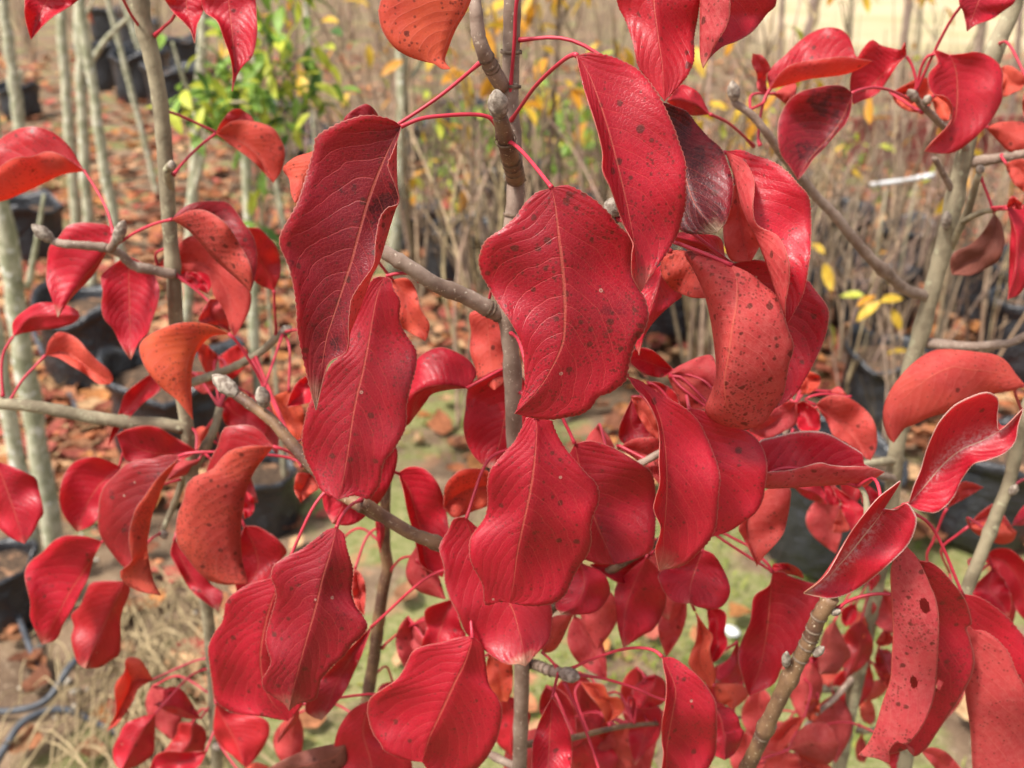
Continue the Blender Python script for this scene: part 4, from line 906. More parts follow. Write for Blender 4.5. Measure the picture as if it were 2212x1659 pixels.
leaf(Mt, 'd3', .51, L='470,310 480,250 580,245', R='470,310 560,320 640,330 690,350 660,290 580,245', col=(.3, .1, .2, 0), u=1)
leaf(Mt, 'c3', .57, u=1, L='690,1060 750,1150 830,1250 870,1350', R='690,1060 850,1080 890,1160 960,1170 1000,1240 960,1300 870,1350', col=(.9, .05, .3, 0), wav=.1)
leaf(Mt, 'c3', .58, L='1210,1010 1130,1050 1050,1120 1090,1250', R='1210,1010 1280,1060 1280,1190 1200,1240 1090,1250', col=(.2, .05, .3, 0))
leaf(Mt, 'c3', .59, L='1060,1180 1030,1350 1030,1500 1070,1640', R='1060,1180 1250,1250 1240,1440 1150,1540 1070,1640', col=(.1, .1, .2, .5))
leaf(Mt, 'c3', .60, L='640,1380 620,1500 680,1680 900,1750', R='640,1380 740,1400 860,1470 960,1600 900,1750', col=(.4, .1, .3, 0))
leaf(Mt, 'c3', .61, u=1, L='1010,1330 870,1450 800,1560 900,1720', R='1010,1330 1060,1500 1040,1680 900,1720', col=(.5, .2, .3, 0))
leaf(Mt, 'c3', .54, L='160,1160 140,1320 110,1470 240,1600', R='160,1160 250,1180 330,1260 350,1310 310,1420 250,1500 240,1600', col=(.3, 0, .2, 0))
leaf(Mt, 'c3', .55, u=1, L='60,860 40,1000 100,1180 190,1200', R='60,860 210,900 225,1100 190,1200', col=(1, .2, .4, 0))
leaf(Mt, 'c2', .50, u=1, L='1040,250 1080,350 1150,480 1240,560', R='1040,250 1130,270 1220,420 1240,560', col=(.6, 0, .2, 0))
leaf(Mt, 'c2', .52, L='1050,270 970,450 970,560 1080,590 1190,500', R='1050,270 1110,330 1170,420 1190,500', col=(0, .35, .1, 0))
leaf(Mt, 'c2', .515, L='1300,100 1400,30 1600,-30 1650,180', R='1300,100 1400,130 1560,170 1650,180', col=(0, .15, .2, 0))
leaf(Mt, 'c2', .525, L='1340,70 1200,-60 1080,-80 1030,10', R='1340,70 1250,120 1130,90 1030,10', col=(0, 0, .2, .2), yo=(0, 0, -2))
leaf(Mt, 'c2', .51, u=1, L='1300,110 1360,250 1420,330 1560,340', R='1300,110 1500,130 1620,180 1600,300 1560,340', col=(.35, 0, .2, 0))
leaf(Mt, 'c2', .50, u=1, L='1150,150 1250,160 1350,230 1380,330', R='1150,150 1200,260 1300,330 1380,330', col=(.6, 0, .2, 0))
leaf(Mt, 'c2', .495, L='950,610 1050,550 1150,535 1240,560 1280,750', R='950,610 1080,690 1190,800 1280,900 1280,750', col=(.1, .1, .3, 0))

# ------------------------------------------------------------------ thin brown sapling behind it
sp_ = pth('F', '832,1010 832,1080 831,1180 838,1224 830,1260 818,1340 808,1420 795,1500 788,1560', [0.60, 0.60, 0.60, 0.60, 0.60, 0.605, 0.61, 0.61, 0.61], 50)
St = Tree('thin chestnut-brown pear shoot with pink leaf stalks rising behind the hanging crimson leaves', base_under(sp_[-1]))
St.stem('trunk', np.vstack([sp_, base_under(sp_[-1])[None]]), np.concatenate([np.linspace(0.0038, 0.0052, 50), [0.007]]), 'bark_red')
leaf(St, 'b3', .56, mid='1480,490 1420,600 1380,720 1350,860', L='1480,490 1300,550 1275,620 1290,700 1255,790 1270,850 1350,860', R='1480,490 1530,680 1560,750 1450,850 1350,860', col=(.05, .15, .2, 0), pet='1290,630 1150,690 1020,790 985,830')
leaf(St, 'b3', .57, u=1, L='790,280 770,400 800,540 860,610', R='790,280 840,320 870,420 860,610', col=(.5, 0, .2, 0))
leaf(St, 'b2', .585, L='930,1050 940,1180 950,1260 970,1330', R='930,1050 985,1100 1000,1200 970,1330', col=(0, .3, .2, 0))
leaf(St, 'b2', .57, L='1350,1340 1250,1350 1210,1400 1290,1440', R='1350,1340 1420,1430 1380,1480 1290,1440', col=(.1, .2, .2, 0), pet='1230,1350 1120,1370 1060,1430 1035,1480')
leaf(St, 'b3', .63, L='1060,1060 980,1080 950,1130 960,1180', R='1060,1060 1080,1100 1030,1150 960,1180', col=(.1, .2, .2, 0))

# ------------------------------------------------------------------ brown shoot with folded, silvery leaves
rb = pth('d3', '885,480 800,600 740,750 680,870 560,1100 450,1330 350,1550 230,1800 80,2150', [0.43, 0.432, 0.435, 0.437, 0.44, 0.445, 0.45, 0.455, 0.46], 60)
Rt = Tree('brown pear shoot carrying narrow folded silvery-pink leaves, one of them eaten by insects', base_under(rb[-1]))
orb = Rt.stem('trunk', np.vstack([rb, base_under(rb[-1])[None]]), np.concatenate([np.linspace(0.0042, 0.0050, 60), [0.006]]), 'bark_red')
for i in (5, 8, 10, 12, 15, 34): scar(orb, rb[i], rb[i] - rb[i + 1], 0.0046)
def pb(z, a, b, Y, r, par, dy=-.004): bud(par, at(*zp(z, a)[0], Y), at(*zp(z, b)[0], Y + dy), r)
pb('d3', '565,960', '572,850', .434, .0026, orb); pb('d3', '760,880', '830,820', .432, .0026, orb); pb('d3', '440,1400', '500,1340', .442, .0026, orb); pb('d3', '880,590', '945,570', .43, .0022, orb)
b = pth('d3', '885,480 920,380 980,250 1010,150', [0.43, .432, .435, .44], 14); Rt.stem('branch', b, np.linspace(.003, .0016, 14), 'bark_red', knots=False)
b = pth('d2', '1130,1180 1128,1060 1118,950 1090,890 1060,868', [0.435, .437, .44, .442, .443], 18); Rt.stem('branch', b, np.linspace(.0022, .0012, 18), 'bark_tan', knots=False)
b = pth('d2', '1010,1410 1200,1230 1330,1110 1415,1005', [0.437, .445, .452, .456], 18); Rt.stem('branch', b, np.linspace(.0026, .0014, 18), 'bark_red', knots=False)
leaf(Rt, 'd2', .445, mid='300,850 430,885 600,882 800,868 1000,860 1110,870 1170,825 1245,770',
     R='300,850 330,650 390,560 500,530 620,500 720,492 820,500 900,530 1000,590 1070,630 1100,660 1110,720 1245,770', L='300,850 340,790 440,775 600,760 700,735 800,710 870,725 960,735 1070,735 1170,745 1245,770',
     col=(0, .3, .3, .2), yo=(0, 0, 0), dL=-1.0, dR=1.0, fine=True, mats=('downy', 'un'))
leaf(Rt, 'd2', .415, mid='1245,1030 1190,1110 1100,1220 1020,1320 950,1400 820,1540 690,1612', L='1245,1030 1360,845 1300,880 1200,960 1100,1080 1020,1190 960,1290 900,1400 850,1480 780,1550 690,1612',
     R='1245,1030 1330,1035 1400,990 1450,1050 1470,1110 1450,1200 1400,1290 1300,1390 1200,1480 1080,1570 980,1620 860,1645 690,1612', col=(0, .2, .15, 1), yo=(0, 0, -.4), dL=-1.2, dR=-.5, mats=('downy', 'un'))
leaf(Rt, 'd2', .455, mid='1415,1000 1500,900 1600,780 1700,680 1800,610 1920,560 2040,490 2130,430 2205,340', L='1415,1000 1480,1035 1540,1052 1610,1050 1690,990 1740,920 1780,830 1860,720 1960,690 2080,640 2150,560 2170,450 2205,340',
     R='1415,1000 1450,880 1500,760 1540,620 1600,480 1650,400 1740,310 1860,250 1950,225 2010,245 2035,290 2025,400 2050,485 2205,340', col=(0, .05, .1, .3), yo=(0, .4, 0), dL=-.9, dR=-.9, fine=True, mats=('downy', 'un'))
leaf(Rt, 'd3', .420, mid='1395,120 1300,260 1300,500 1310,700 1300,900 1290,1050 1240,1200 1180,1400 1130,1500 1070,1570',
     L='1395,120 1460,190 1510,280 1560,390 1600,490 1620,600 1620,750 1610,950 1590,1150 1540,1300 1480,1410 1400,1490 1330,1480 1280,1540 1280,1620 1190,1590 1070,1570',
     R='1395,120 1500,230 1560,235 1640,290 1720,380 1790,470 1830,560 1850,660 1815,690 1840,770 1870,900 1850,1020 1800,1120 1740,1220 1680,1310 1600,1430 1540,1520 1455,1580 1440,1520 1300,1560 1070,1570',
     col=(.0, .30, .8, .1), yo=(.4, 0, 0), dL=-.9, dR=1.0, holes=[(.135, .25, .055, .030), (.25, .56, .042, .024), (.865, .57, .022, .017)], res=(230, 30), pet='1310,460 1200,455 1080,475 990,510 920,560')
leaf(Rt, 'd3', .440, mid='1790,455 1800,690 1810,900 1810,1150 1845,1400 1860,1659 1900,1950', L='1790,455 1840,680 1930,710 2010,760 2080,830 2120,900 2160,1000 2220,1120 2300,1400 2250,1700 1900,1950',
     R='1790,455 1900,480 2000,540 2090,610 2160,690 2240,800 2350,1100 2380,1500 2200,1850 1900,1950', col=(.1, .1, .2, 0), yo=(1, 0, 0), dL=-.8, dR=.9)

# ------------------------------------------------------------------ tan stem on the far right
r2 = pth('F', '2240,820 2211,900 2202,935 2183,1030 2161,1090 2130,1170 2098,1250 2060,1340 2010,1450 1975,1560 1945,1700 1900,1900', [0.58] * 12, 60)
R2 = Tree('slanting tan pear stem with a few red leaves beside the insect-eaten leaf', base_under(r2[-1]))
or2 = R2.stem('trunk', np.vstack([r2, base_under(r2[-1])[None]]), np.concatenate([np.linspace(0.0040, 0.0052, 60), [0.006]]), 'bark_tan')
pb('d2', '2120,930', '2165,860', .575, .003, or2)
leaf(R2, 'd1', .55, u=1, mid='2210,1410 2100,1350 1950,1320 1800,1305 1720,1290 1580,1350 1470,1430 1380,1520 1290,1650 1290,1740 1310,1814',
     L='2210,1410 2150,1340 2100,1265 2020,1210 1900,1190 1760,1175 1630,1170 1540,1200 1450,1260 1370,1340 1290,1450 1245,1560 1240,1650 1265,1760 1310,1814',
     R='2210,1410 2150,1450 2000,1480 1850,1540 1700,1600 1560,1640 1450,1690 1390,1710 1350,1760 1310,1814', col=(.4, 0, .15, 0), dL=.9, dR=.3, pet='2205,1420 2150,1450 2170,1530 2200,1600')
leaf(R2, 'd3', .62, L='1930,220 2000,150 2080,140 2150,170 2260,300 2300,520 2220,640', R='1930,220 2020,300 2090,400 2150,550 2220,640', col=(.35, .1, .3, 0), u=1)
leaf(R2, 'd3', .61, L='2000,280 1900,370 1840,440 1950,520 2110,610', R='2000,280 2090,380 2125,500 2110,610', col=(.1, .2, .2, .4))
leaf(R2, 'd2', .60, L='1680,1025 1720,940 1780,845 1850,845 1935,880', R='1680,1025 1770,975 1860,925 1935,880', col=(.1, .25, .1, 0), pet='1680,1025 1650,1080 1590,1240 1540,1370 1620,1560')
leaf(R2, 'd2', .62, L='1830,1145 1900,1060 2020,985 2060,1050 2150,1180', R='1830,1145 1950,1130 2060,1130 2150,1180', col=(.05, .2, .2, 0), pet='1830,1150 1750,1210 1640,1310 1700,1480')
leaf(R2, 'd2', .615, u=1, L='1830,1150 1900,1210 2040,1270 2130,1250 2160,1190', R='1830,1150 2000,1110 2100,1140 2160,1190', col=(.6, .1, .3, 0))
leaf(R2, 'd2', .60, L='2300,980 2220,1000 2150,1090 2130,1145', R='2300,980 2300,1100 2220,1140 2130,1145', col=(.05, .2, .2, 0))
leaf(R2, 'd3', .52, L='1500,1540 1560,1515 1640,1530 1720,1590 1850,1760', R='1500,1540 1580,1640 1680,1750 1850,1760', col=(.1, .1, .2, 0))

# ------------------------------------------------------------------ grey-stemmed sapling with bare side twigs on the right
rt = pth('F', '2225,-120 2186,20 2160,80 2142,130 2110,230 2082,340 2062,430 2040,530 2014,625 1989,720 1965,800 1950,900 1935,980 1927,1070 1905,1200 1880,1330 1860,1420 1840,1510 1812,1660 1780,1850', [0.72] * 20, 90)
Gt = Tree('grey-stemmed pear sapling with long bare side twigs in front of the tan dirt field', base_under(rt[-1]))
ogt = Gt.stem('trunk', np.vstack([rt, base_under(rt[-1])[None]]), np.concatenate([np.linspace(0.0058, 0.0072, 90), [0.009]]), 'bark_tan')
g1 = pth('d1', '1540,800 1400,760 1280,660 1150,540 1020,390 900,240 780,120 680,0 560,-150 500,-230 430,-330 330,-450 215,-530 210,-560', [.72, .71, .70, .69, .685, .68, .675, .67, .665, .66, .655, .65, .65, .65], 60)
og1 = Gt.stem('branch', g1, np.linspace(.0045, .0024, 60), 'bark')
pb('d0', '215,700', '195,555', .65, .0042, og1)
g2 = pth('d0', '1850,1120 2000,1100 2212,1060 2400,1010', [.72, .71, .70, .69], 24); Gt.stem('branch', g2, np.linspace(.0042, .0030, 24), 'bark')
g3 = pth('d1', '1540,1125 1800,1150 2000,1140 2120,1125 2212,1080 2400,1000', [.72, .71, .705, .70, .70, .69], 30); Gt.stem('branch', g3, np.linspace(.0042, .0026, 30), 'bark')
g4 = pth('d2', '1370,680 1280,695 1180,710 1090,725', [.72, .715, .71, .70], 16); Gt.stem('branch', g4, np.linspace(.0036, .0030, 16), 'bark_tan')
g5 = pth('d0', '1840,1060 1760,960 1650,870 1570,790 1500,720 1450,660', [.72, .71, .69, .685, .68, .68], 34); og5 = Gt.stem('branch', g5, np.linspace(.0028, .0022, 34), 'bark')
g5b = pth('d0', '1720,1330 1690,1270 1640,1180 1590,1090', [.72, .715, .71, .705], 16); Gt.stem('branch', g5b, np.linspace(.0026, .0018, 16), 'bark')
g11 = pth('d2', '1340,820 1150,790 950,780 760,760 640,700 560,560 600,380', [.72, .70, .675, .66, .65, .64, .64], 40); Gt.stem('branch', g11, np.linspace(.0034, .0018, 40), 'bark')
g12 = pth('d3', '1060,1000 900,1180 760,1300 690,1400 640,1560', [.72, .71, .69, .66, .645], 26); Gt.stem('branch', g12, np.linspace(.003, .0018, 26), 'bark')
pb('d0', '1470,690', '1410,620', .678, .0034, og5); pb('d0', '1530,720', '1560,655', .678, .0030, og5)
g6 = pth('d1', '1700,470 1760,350 1830,200 1870,60 1900,-40', [.72, .71, .70, .69, .68], 20); og6 = Gt.stem('branch', g6, np.linspace(.0032, .0022, 20), 'bark_tan')
pb('d1', '1905,-50', '1915,-100', .68, .003, og6); pb('d1', '1670,340', '1680,210', .712, .0040, ogt)
g7 = pth('d1', '1790,290 1860,250 1950,215 2010,205', [.705, .69, .68, .66], 16); Gt.stem('branch', g7, np.linspace(.0024, .0018, 16), 'bark_tan')
g8 = pth('d3', '1005,1110 900,1110 800,1110 740,1080 680,1030', [.73, .72, .71, .70, .69], 20); Gt.stem('branch', g8, np.linspace(.004, .0036, 20), 'bark_tan')
g9 = pth('d3', '1180,570 1240,610 1310,680 1380,760', [.72, .72, .72, .72], 14); Gt.stem('branch', g9, np.linspace(.003, .002, 14), 'bark_tan')
g10 = pth('d3', '1060,1400 1130,1400 1200,1390 1300,1340', [.73, .72, .72, .72], 14); Gt.stem('branch', g10, np.linspace(.003, .002, 14), 'bark_tan')
leaf(Gt, 'd0', .66, mid='455,615 600,580 720,545 850,530 980,510 1080,470 1160,420', R='455,615 435,530 470,460 560,380 650,290 750,220 850,188 940,200 1000,250 1030,320 1060,400 1160,420', L='455,615 520,510 620,440 800,410 960,390 1060,405 1160,420',
     col=(.25, .15, .4, 0), dL=-1.2, dR=1.4, pet='455,615 420,680 390,800 375,950 390,1010')
leaf(Gt, 'd0', .67, L='440,650 370,620 365,520 330,440 335,370', R='440,650 430,520 460,470 410,390 335,370', col=(0, .05, .1, .4))
leaf(Gt, 'd0', .68, L='480,650 530,690 570,715 625,690', R='480,650 560,600 635,580 625,690', col=(.3, 0, .2, 0), u=1)
leaf(Gt, 'd0', .62, mid='1022,650 970,790 890,920 780,1040 700,1140 650,1240', L='1022,640 960,595 870,590 760,610 680,630 600,680 550,750 520,820 510,900 515,1000 540,1080 600,1160 650,1240', R='1022,650 1015,750 980,850 900,940 840,1015 760,1090 700,1180 650,1240',
     col=(0, .68, .9, 0), pet='1022,645 1080,620 1180,605 1300,630 1440,700')
leaf(Gt, 'd0', .68, mid='1400,380 1330,430 1230,520 1150,600 1030,720', L='1400,380 1390,285 1370,340 1290,330 1220,310 1160,275 1090,350 1040,450 1010,560 1015,640 1030,720', R='1400,380 1340,440 1290,520 1240,600 1180,660 1100,690 1030,720', col=(.2, .05, .3, 0), pet='1400,390 1440,460 1465,560 1465,640')
leaf(Gt, 'd0', .73, u=1, L='1290,640 1330,720 1420,770 1540,780', R='1290,640 1380,590 1480,540 1550,545 1590,650 1540,780', col=(.7, .1, .3, 0), pet='1290,640 1350,680 1440,740 1510,775')
leaf(Gt, 'd0', .65, mid='1700,380 1740,480 1750,620 1745,750 1720,850 1620,950 1525,1045', L='1700,380 1590,345 1620,430 1560,500 1550,580 1590,650 1660,660 1715,720 1710,840 1600,960 1525,1045',
     R='1700,380 1800,370 1880,358 1960,380 2030,430 2070,510 2060,600 2065,680 2030,760 1980,840 1900,930 1830,990 1740,1050 1640,1062 1525,1045', col=(.15, .12, .2, .3), dL=-.9, dR=-.4)
leaf(Gt, 'd0', .76, u=1, L='2040,500 2060,600 2070,670 2190,620', R='2040,500 2060,460 2120,455 2180,490 2240,540 2190,620', col=(.6, .1, .4, 0))
leaf(Gt, 'd0', .70, u=1, L='1950,885 2050,990 2120,1050 2300,1080', R='1950,885 2050,845 2212,850 2320,950 2300,1080', col=(.6, .2, .3, 0))
leaf(Gt, 'd0', .69, u=1, L='2080,1130 2110,1210 2150,1280 2260,1360', R='2080,1130 2212,1100 2300,1200 2260,1360', col=(.7, .1, .3, 0))
leaf(Gt, 'd0', .71, u=1, L='1570,670 1600,760 1620,830 1690,830', R='1570,670 1650,670 1710,740 1690,830', col=(.8, .1, .3, 0))
leaf(Gt, 'd0', .66, u=1, L='2240,560 2200,700 2220,830 2300,900', R='2240,560 2320,650 2340,800 2300,900', col=(.5, .1, .3, 0))
leaf(Gt, 'c0', .60, L='1590,790 1490,800 1380,780 1290,700', R='1590,790 1520,650 1450,600 1380,590 1290,700', u=1, col=(.2, 0, .1, 0), pet='1590,790 1700,840 1800,920 1890,1010')
leaf(Gt, 'd0', .62, mid='1950,-150 1900,0 1860,110 1820,215', L='1950,-150 1780,-80 1765,10 1790,80 1810,150 1820,215', R='1950,-150 2150,-100 2150,10 2080,70 1990,130 1880,170 1820,215', col=(0, .3, .2, .2))
leaf(Gt, 'd1', .67, u=1, L='2005,230 1940,340 1850,440 1730,500 1700,580 1712,655', R='2005,230 2050,290 2075,380 2075,450 2040,550 1950,610 1850,660 1712,655', col=(.4, 1, .2, 0), pet='2005,230 1960,100 1912,-20')
leaf(Gt, 'd1', .62, mid='2095,200 2160,400 2150,600 2100,825', L='2095,200 2120,330 2110,500 2105,700 2100,825', R='2095,200 2212,170 2280,300 2270,600 2190,780 2100,825', col=(.05, .1, .2, 0), pet='2095,200 2010,205')
leaf(Gt, 'd1', .625, L='2090,190 2110,130 2140,110 2200,160', R='2090,190 2150,200 2200,200 2200,160', col=(.1, .1, .2, 0))
leaf(Gt, 'd2', .60, mid='770,310 900,400 1020,520 1150,695', L='770,310 850,430 900,540 980,570 1050,640 1150,695', R='770,310 830,260 900,240 1000,260 1080,310 1150,380 1190,470 1195,600 1150,695', col=(.3, .25, .4, 0), u=1, pet='770,310 700,270 830,235 1000,260')
leaf(Gt, 'd2', .62, L='640,300 640,400 660,480 760,500', R='640,300 700,290 790,360 800,470 760,500', col=(.1, .1, .2, .8))
leaf(Gt, 'd2', .58, L='640,290 560,285 480,330 400,400 310,490', R='640,290 640,430 560,490 440,540 310,490', col=(0, .05, .1, .3), u=1)
leaf(Gt, 'd2', .64, u=1, L='680,60 640,150 630,230 720,235', R='680,60 800,110 790,190 720,235', col=(.9, .05, .3, 0))
leaf(Gt, 'd2', .66, L='870,215 930,185 980,230', R='870,215 920,260 1000,270 980,230', col=(.1, 0, .2, 0))
leaf(Gt, 'd2', .60, L='620,880 690,945 760,975 860,1000', R='620,880 720,850 810,870 860,1000', col=(.1, .1, .2, 0))
leaf(Gt, 'd2', .61, L='820,850 840,930 870,1000 950,1000', R='820,850 890,870 930,950 950,1000', col=(0, 0, .1, 1))
leaf(Gt, 'd2', .60, L='880,860 930,980 970,1080 1020,1180', R='880,860 1010,950 1090,1010 1140,1080 1020,1180', col=(.2, 0, .2, 0))
leaf(Gt, 'd2', .62, L='1120,860 1090,950 1120,1040 1150,1060', R='1120,860 1180,900 1215,960 1150,1060', col=(.15, .1, .2, 0))
leaf(Gt, 'd2', .64, u=1, L='940,1020 900,1120 885,1200', R='940,1020 1010,1160 960,1190 885,1200', col=(.6, .1, .3, 0))
leaf(Gt, 'd3', .66, u=1, mid='900,640 860,780 880,900 800,1010', L='900,640 830,720 790,900 800,1010', R='900,640 960,760 1015,870 970,930 920,1000 800,1010', col=(.2, .8, .2, .3))
leaf(Gt, 'd3', .64, u=1, L='700,1310 600,1310 500,1390 430,1530 520,1560', R='700,1310 660,1390 600,1480 520,1560', col=(.4, 0, .1, .2), dL=-.5)
leaf(Gt, 'd3', .60, L='590,1530 640,1420 720,1355 830,1345 900,1410 930,1490', R='590,1530 700,1575 830,1635 900,1590 930,1490', col=(.2, .75, .2, 0), pet='590,1530 480,1570 360,1610 300,1650')
leaf(Gt, 'd3', .605, L='580,1540 430,1610 450,1720 600,1760', R='580,1540 650,1580 680,1680 600,1760', u=1, col=(.3, 0, .1, .8))
leaf(Gt, 'd3', .62, u=1, L='640,1555 680,1680 800,1750', R='640,1555 780,1590 900,1680 800,1750', col=(.5, .5, .2, 0))
leaf(Gt, 'd3', .68, u=1, L='800,1190 720,1180 680,1250 720,1330', R='800,1190 800,1290 760,1330 720,1330', col=(.8, .4, .2, 0))
for (z, pl, pr, c, Y) in [('d3', '1050,520 960,560 950,640 980,680', '1050,520 1060,600 1040,650 980,680', (.1, 0, .2, 0), .70), ('d3', '980,600 1010,690 1060,760 1110,760', '980,600 1080,580 1130,650 1110,760', (.7, .1, .2, 0), .71),
                          ('d3', '1200,830 1180,920 1230,1000 1290,1010', '1200,830 1290,850 1310,930 1290,1010', (.2, .5, .2, .3), .73), ('d3', '1160,930 1200,1020 1250,1100 1290,1120', '1160,930 1290,940 1310,1050 1290,1120', (.6, .0, .2, 0), .74),
                          ('d3', '1240,1040 1150,1070 1090,1150 1090,1190', '1240,1040 1260,1120 1180,1180 1090,1190', (.6, .2, .2, 0), .73), ('d3', '1150,1180 1080,1220 1090,1320 1150,1360', '1150,1180 1180,1260 1180,1330 1150,1360', (.7, .3, .2, 0), .74),
                          ('d3', '1250,690 1200,760 1190,800 1230,820', '1250,690 1310,750 1300,800 1230,820', (.5, .1, .2, 0), .73), ('d3', '870,1250 860,1340 890,1400 920,1390', '870,1250 910,1290 930,1340 920,1390', (.7, .1, .2, 0), .74),
                          ('d3', '1090,1430 1050,1500 1060,1600 1110,1620', '1090,1430 1120,1500 1130,1570 1110,1620', (.4, .1, .2, 0), .74), ('d3', '700,900 690,1000 730,1020 780,1000', '700,900 790,880 800,950 780,1000', (.0, .6, .2, 0), .70),
                          ('d3', '760,880 740,1000 800,1080 860,1100', '760,880 880,900 920,1010 860,1100', (.5, .5, .2, 0), .72), ('d3', '1350,1500 1280,1560 1290,1660 1360,1680', '1350,1500 1390,1520 1380,1620 1360,1680', (.2, .1, .2, 0), .60),
                          ('d3', '1160,300 1140,380 1150,440', '1160,300 1220,330 1190,400 1150,440', (.0, .1, .2, 0), .70)]:
    leaf(Gt, z, Y, L=pl, R=pr, col=c, u=1 if c[0] > .35 else 0)

# ------------------------------------------------------------------ coral and orange sapling on the left
lt = pth('F', '285,-120 298,-20 308,45 325,110 341,190 351,270 357,345 361,410 367,500 371,545 376,610 380,690 388,780 398,880 405,930 413,1010 428,1150 447,1316 455,1400 465,1550 470,1760', [0.66] * 21, 90)
Lt = Tree('slim pear sapling with coral and orange-red leaves beside the pale grey trunks', base_under(lt[-1]))
Lt.stem('trunk', np.vstack([lt, base_under(lt[-1])[None]]), np.concatenate([np.linspace(0.0052, 0.0050, 90), [0.007]]), 'bark_tan')
l1 = pth('a1', '1210,650 1130,640 1050,620 920,590 830,510 740,470 550,450 430,440 360,420', [.655, .65, .645, .64, .635, .63, .625, .62, .62], 40); ol1 = Lt.stem('branch', l1, np.linspace(.0036, .0026, 40), 'bark')
pb('a1', '370,425', '215,305', .62, .0045, ol1); pb('a1', '800,440', '860,275', .625, .0042, ol1)
l1b = pth('a1', '760,480 790,440 810,400', [.63, .627, .625], 10); Lt.stem('branch', l1b, .0028, 'bark', knots=False)
l2 = pth('a2', '1270,470 1100,440 900,430 600,390 300,330 0,300 -250,290', [.66, .655, .65, .645, .64, .635, .63], 40); Lt.stem('branch', l2, np.linspace(.0052, .0042, 40), 'bark_tan')
l3 = pth('a1', '1240,1440 1330,1400 1600,1300 1800,1190 1900,1100 1960,1050', [.66, .665, .67, .675, .68, .68], 30); ol3 = Lt.stem('branch', l3, np.linspace(.0034, .0028, 30), 'bark_tan')
pb('a1', '1930,1075', '2020,1010', .68, .0038, ol3)
l4 = pth('a3', '1440,700 1480,900 1510,1100 1490,1300 1480,1480', [.66, .655, .65, .65, .65], 24); ol4 = Lt.stem('branch', l4, np.linspace(.003, .0022, 24), 'bark_tan')
pb('a3', '1480,1490', '1520,1540', .648, .004, ol4)
l5 = pth('a2', '1330,760 1420,600 1480,480 1520,330', [.66, .665, .67, .68], 20); ol5 = Lt.stem('branch', l5, np.linspace(.0042, .003, 20), 'bark_tan')
l6 = pth('a2', '1300,700 1240,900 1180,1050 1120,1190', [.66, .67, .67, .66], 18); ol6 = Lt.stem('branch', l6, np.linspace(.003, .0022, 18), 'bark_tan'); pb('a2', '1120,1180', '1150,1240', .66, .0034, ol6)
l7 = pth('a1', '1180,60 1150,-60 1190,-120', [.66, .65, .645], 10); ol7 = Lt.stem('branch', l7, np.linspace(.003, .002, 10), 'bark_tan', knots=False); pb('a0', '1195,1170', '1185,1110', .645, .0028, ol7)
leaf(Lt, 'a0', .66, mid='580,1180 430,1205 300,1265 150,1335 0,1390 -200,1400', L='580,1180 560,1140 500,1040 430,960 340,900 240,875 120,890 0,960 -120,1100 -200,1400', R='580,1180 560,1165 500,1120 420,1070 330,1045 220,1080 100,1090 0,1150 -120,1250 -200,1400', col=(.55, .15, .4, 0), dL=1.4, dR=-1.2, pet='580,1180 640,1270 700,1370 750,1480 785,1620')
leaf(Lt, 'a0', .68, u=1, mid='1490,925 1620,960 1760,1060 1890,1265', L='1490,925 1620,1020 1740,1110 1820,1190 1890,1265', R='1490,925 1600,840 1740,835 1880,880 1940,960 1970,1050 1950,1170 1890,1265', col=(.75, .05, .4, 0), pet='1490,925 1380,1010 1270,1120 1200,1210')
leaf(Lt, 'a0', .69, L='1490,920 1530,840 1600,760 1660,750', R='1490,920 1600,880 1750,850 1730,800 1660,750', col=(0, .15, .2, 0))
leaf(Lt, 'a1', .60, mid='1190,272 1290,335 1400,450 1480,545 1570,625 1650,695 1735,770', R='1190,272 1240,210 1330,160 1440,145 1560,150 1620,200 1680,290 1750,390 1775,500 1770,640 1735,770', L='1190,272 1300,215 1400,205 1500,250 1580,320 1650,430 1720,560 1745,660 1735,770', col=(.5, .6, .8, 0), dL=-1.3, dR=1.4, pet='1190,272 1080,300 960,350 860,410 770,470')
leaf(Lt, 'a1', .67, u=1, mid='1080,600 1300,560 1480,640 1580,800 1620,1090', R='1080,600 1250,430 1340,385 1450,480 1560,600 1660,680 1730,770 1735,860 1700,960 1620,1090', L='1080,600 1250,630 1430,650 1470,780 1510,860 1560,950 1620,1090', col=(.35, 0, .15, 0))
leaf(Lt, 'a1', .69, L='1230,630 1240,690 1300,730 1370,765', R='1230,630 1350,640 1400,700 1370,765', col=(0, .1, .1, .3))
leaf(Lt, 'a1', .695, mid='1240,660 1350,650 1420,720 1440,790', L='1240,660 1340,670 1360,740 1440,790', R='1240,660 1400,620 1460,700 1440,790', col=(0, 0, .1, 1))
leaf(Lt, 'a1', .66, mid='1895,765 1850,640 1770,500 1710,330', L='1895,765 1935,660 1940,560 1910,460 1850,390 1790,335 1710,330', R='1895,765 1800,730 1755,690 1740,600 1700,450 1710,330', col=(.4, .1, .2, 0), pet='1895,765 1900,900 1910,1080')
leaf(Lt, 'a1', .64, mid='775,400 680,560 560,700 470,830 400,950', L='775,400 760,320 650,298 550,295 460,320 400,400 340,460 325,560 320,700 350,800 400,950', R='775,400 740,490 700,570 650,650 580,730 500,810 400,950', col=(.0, .1, .15, .9))
leaf(Lt, 'a1', .645, mid='890,535 890,700 895,900 900,1100 903,1240', L='890,530 820,560 740,620 695,670 710,770 700,870 720,960 780,1030 830,1130 903,1240', R='890,530 960,560 1040,620 1100,740 1090,850 1050,970 1020,1060 960,1120 903,1240', col=(0, .12, .15, .6), pet='890,535 850,500 800,490')
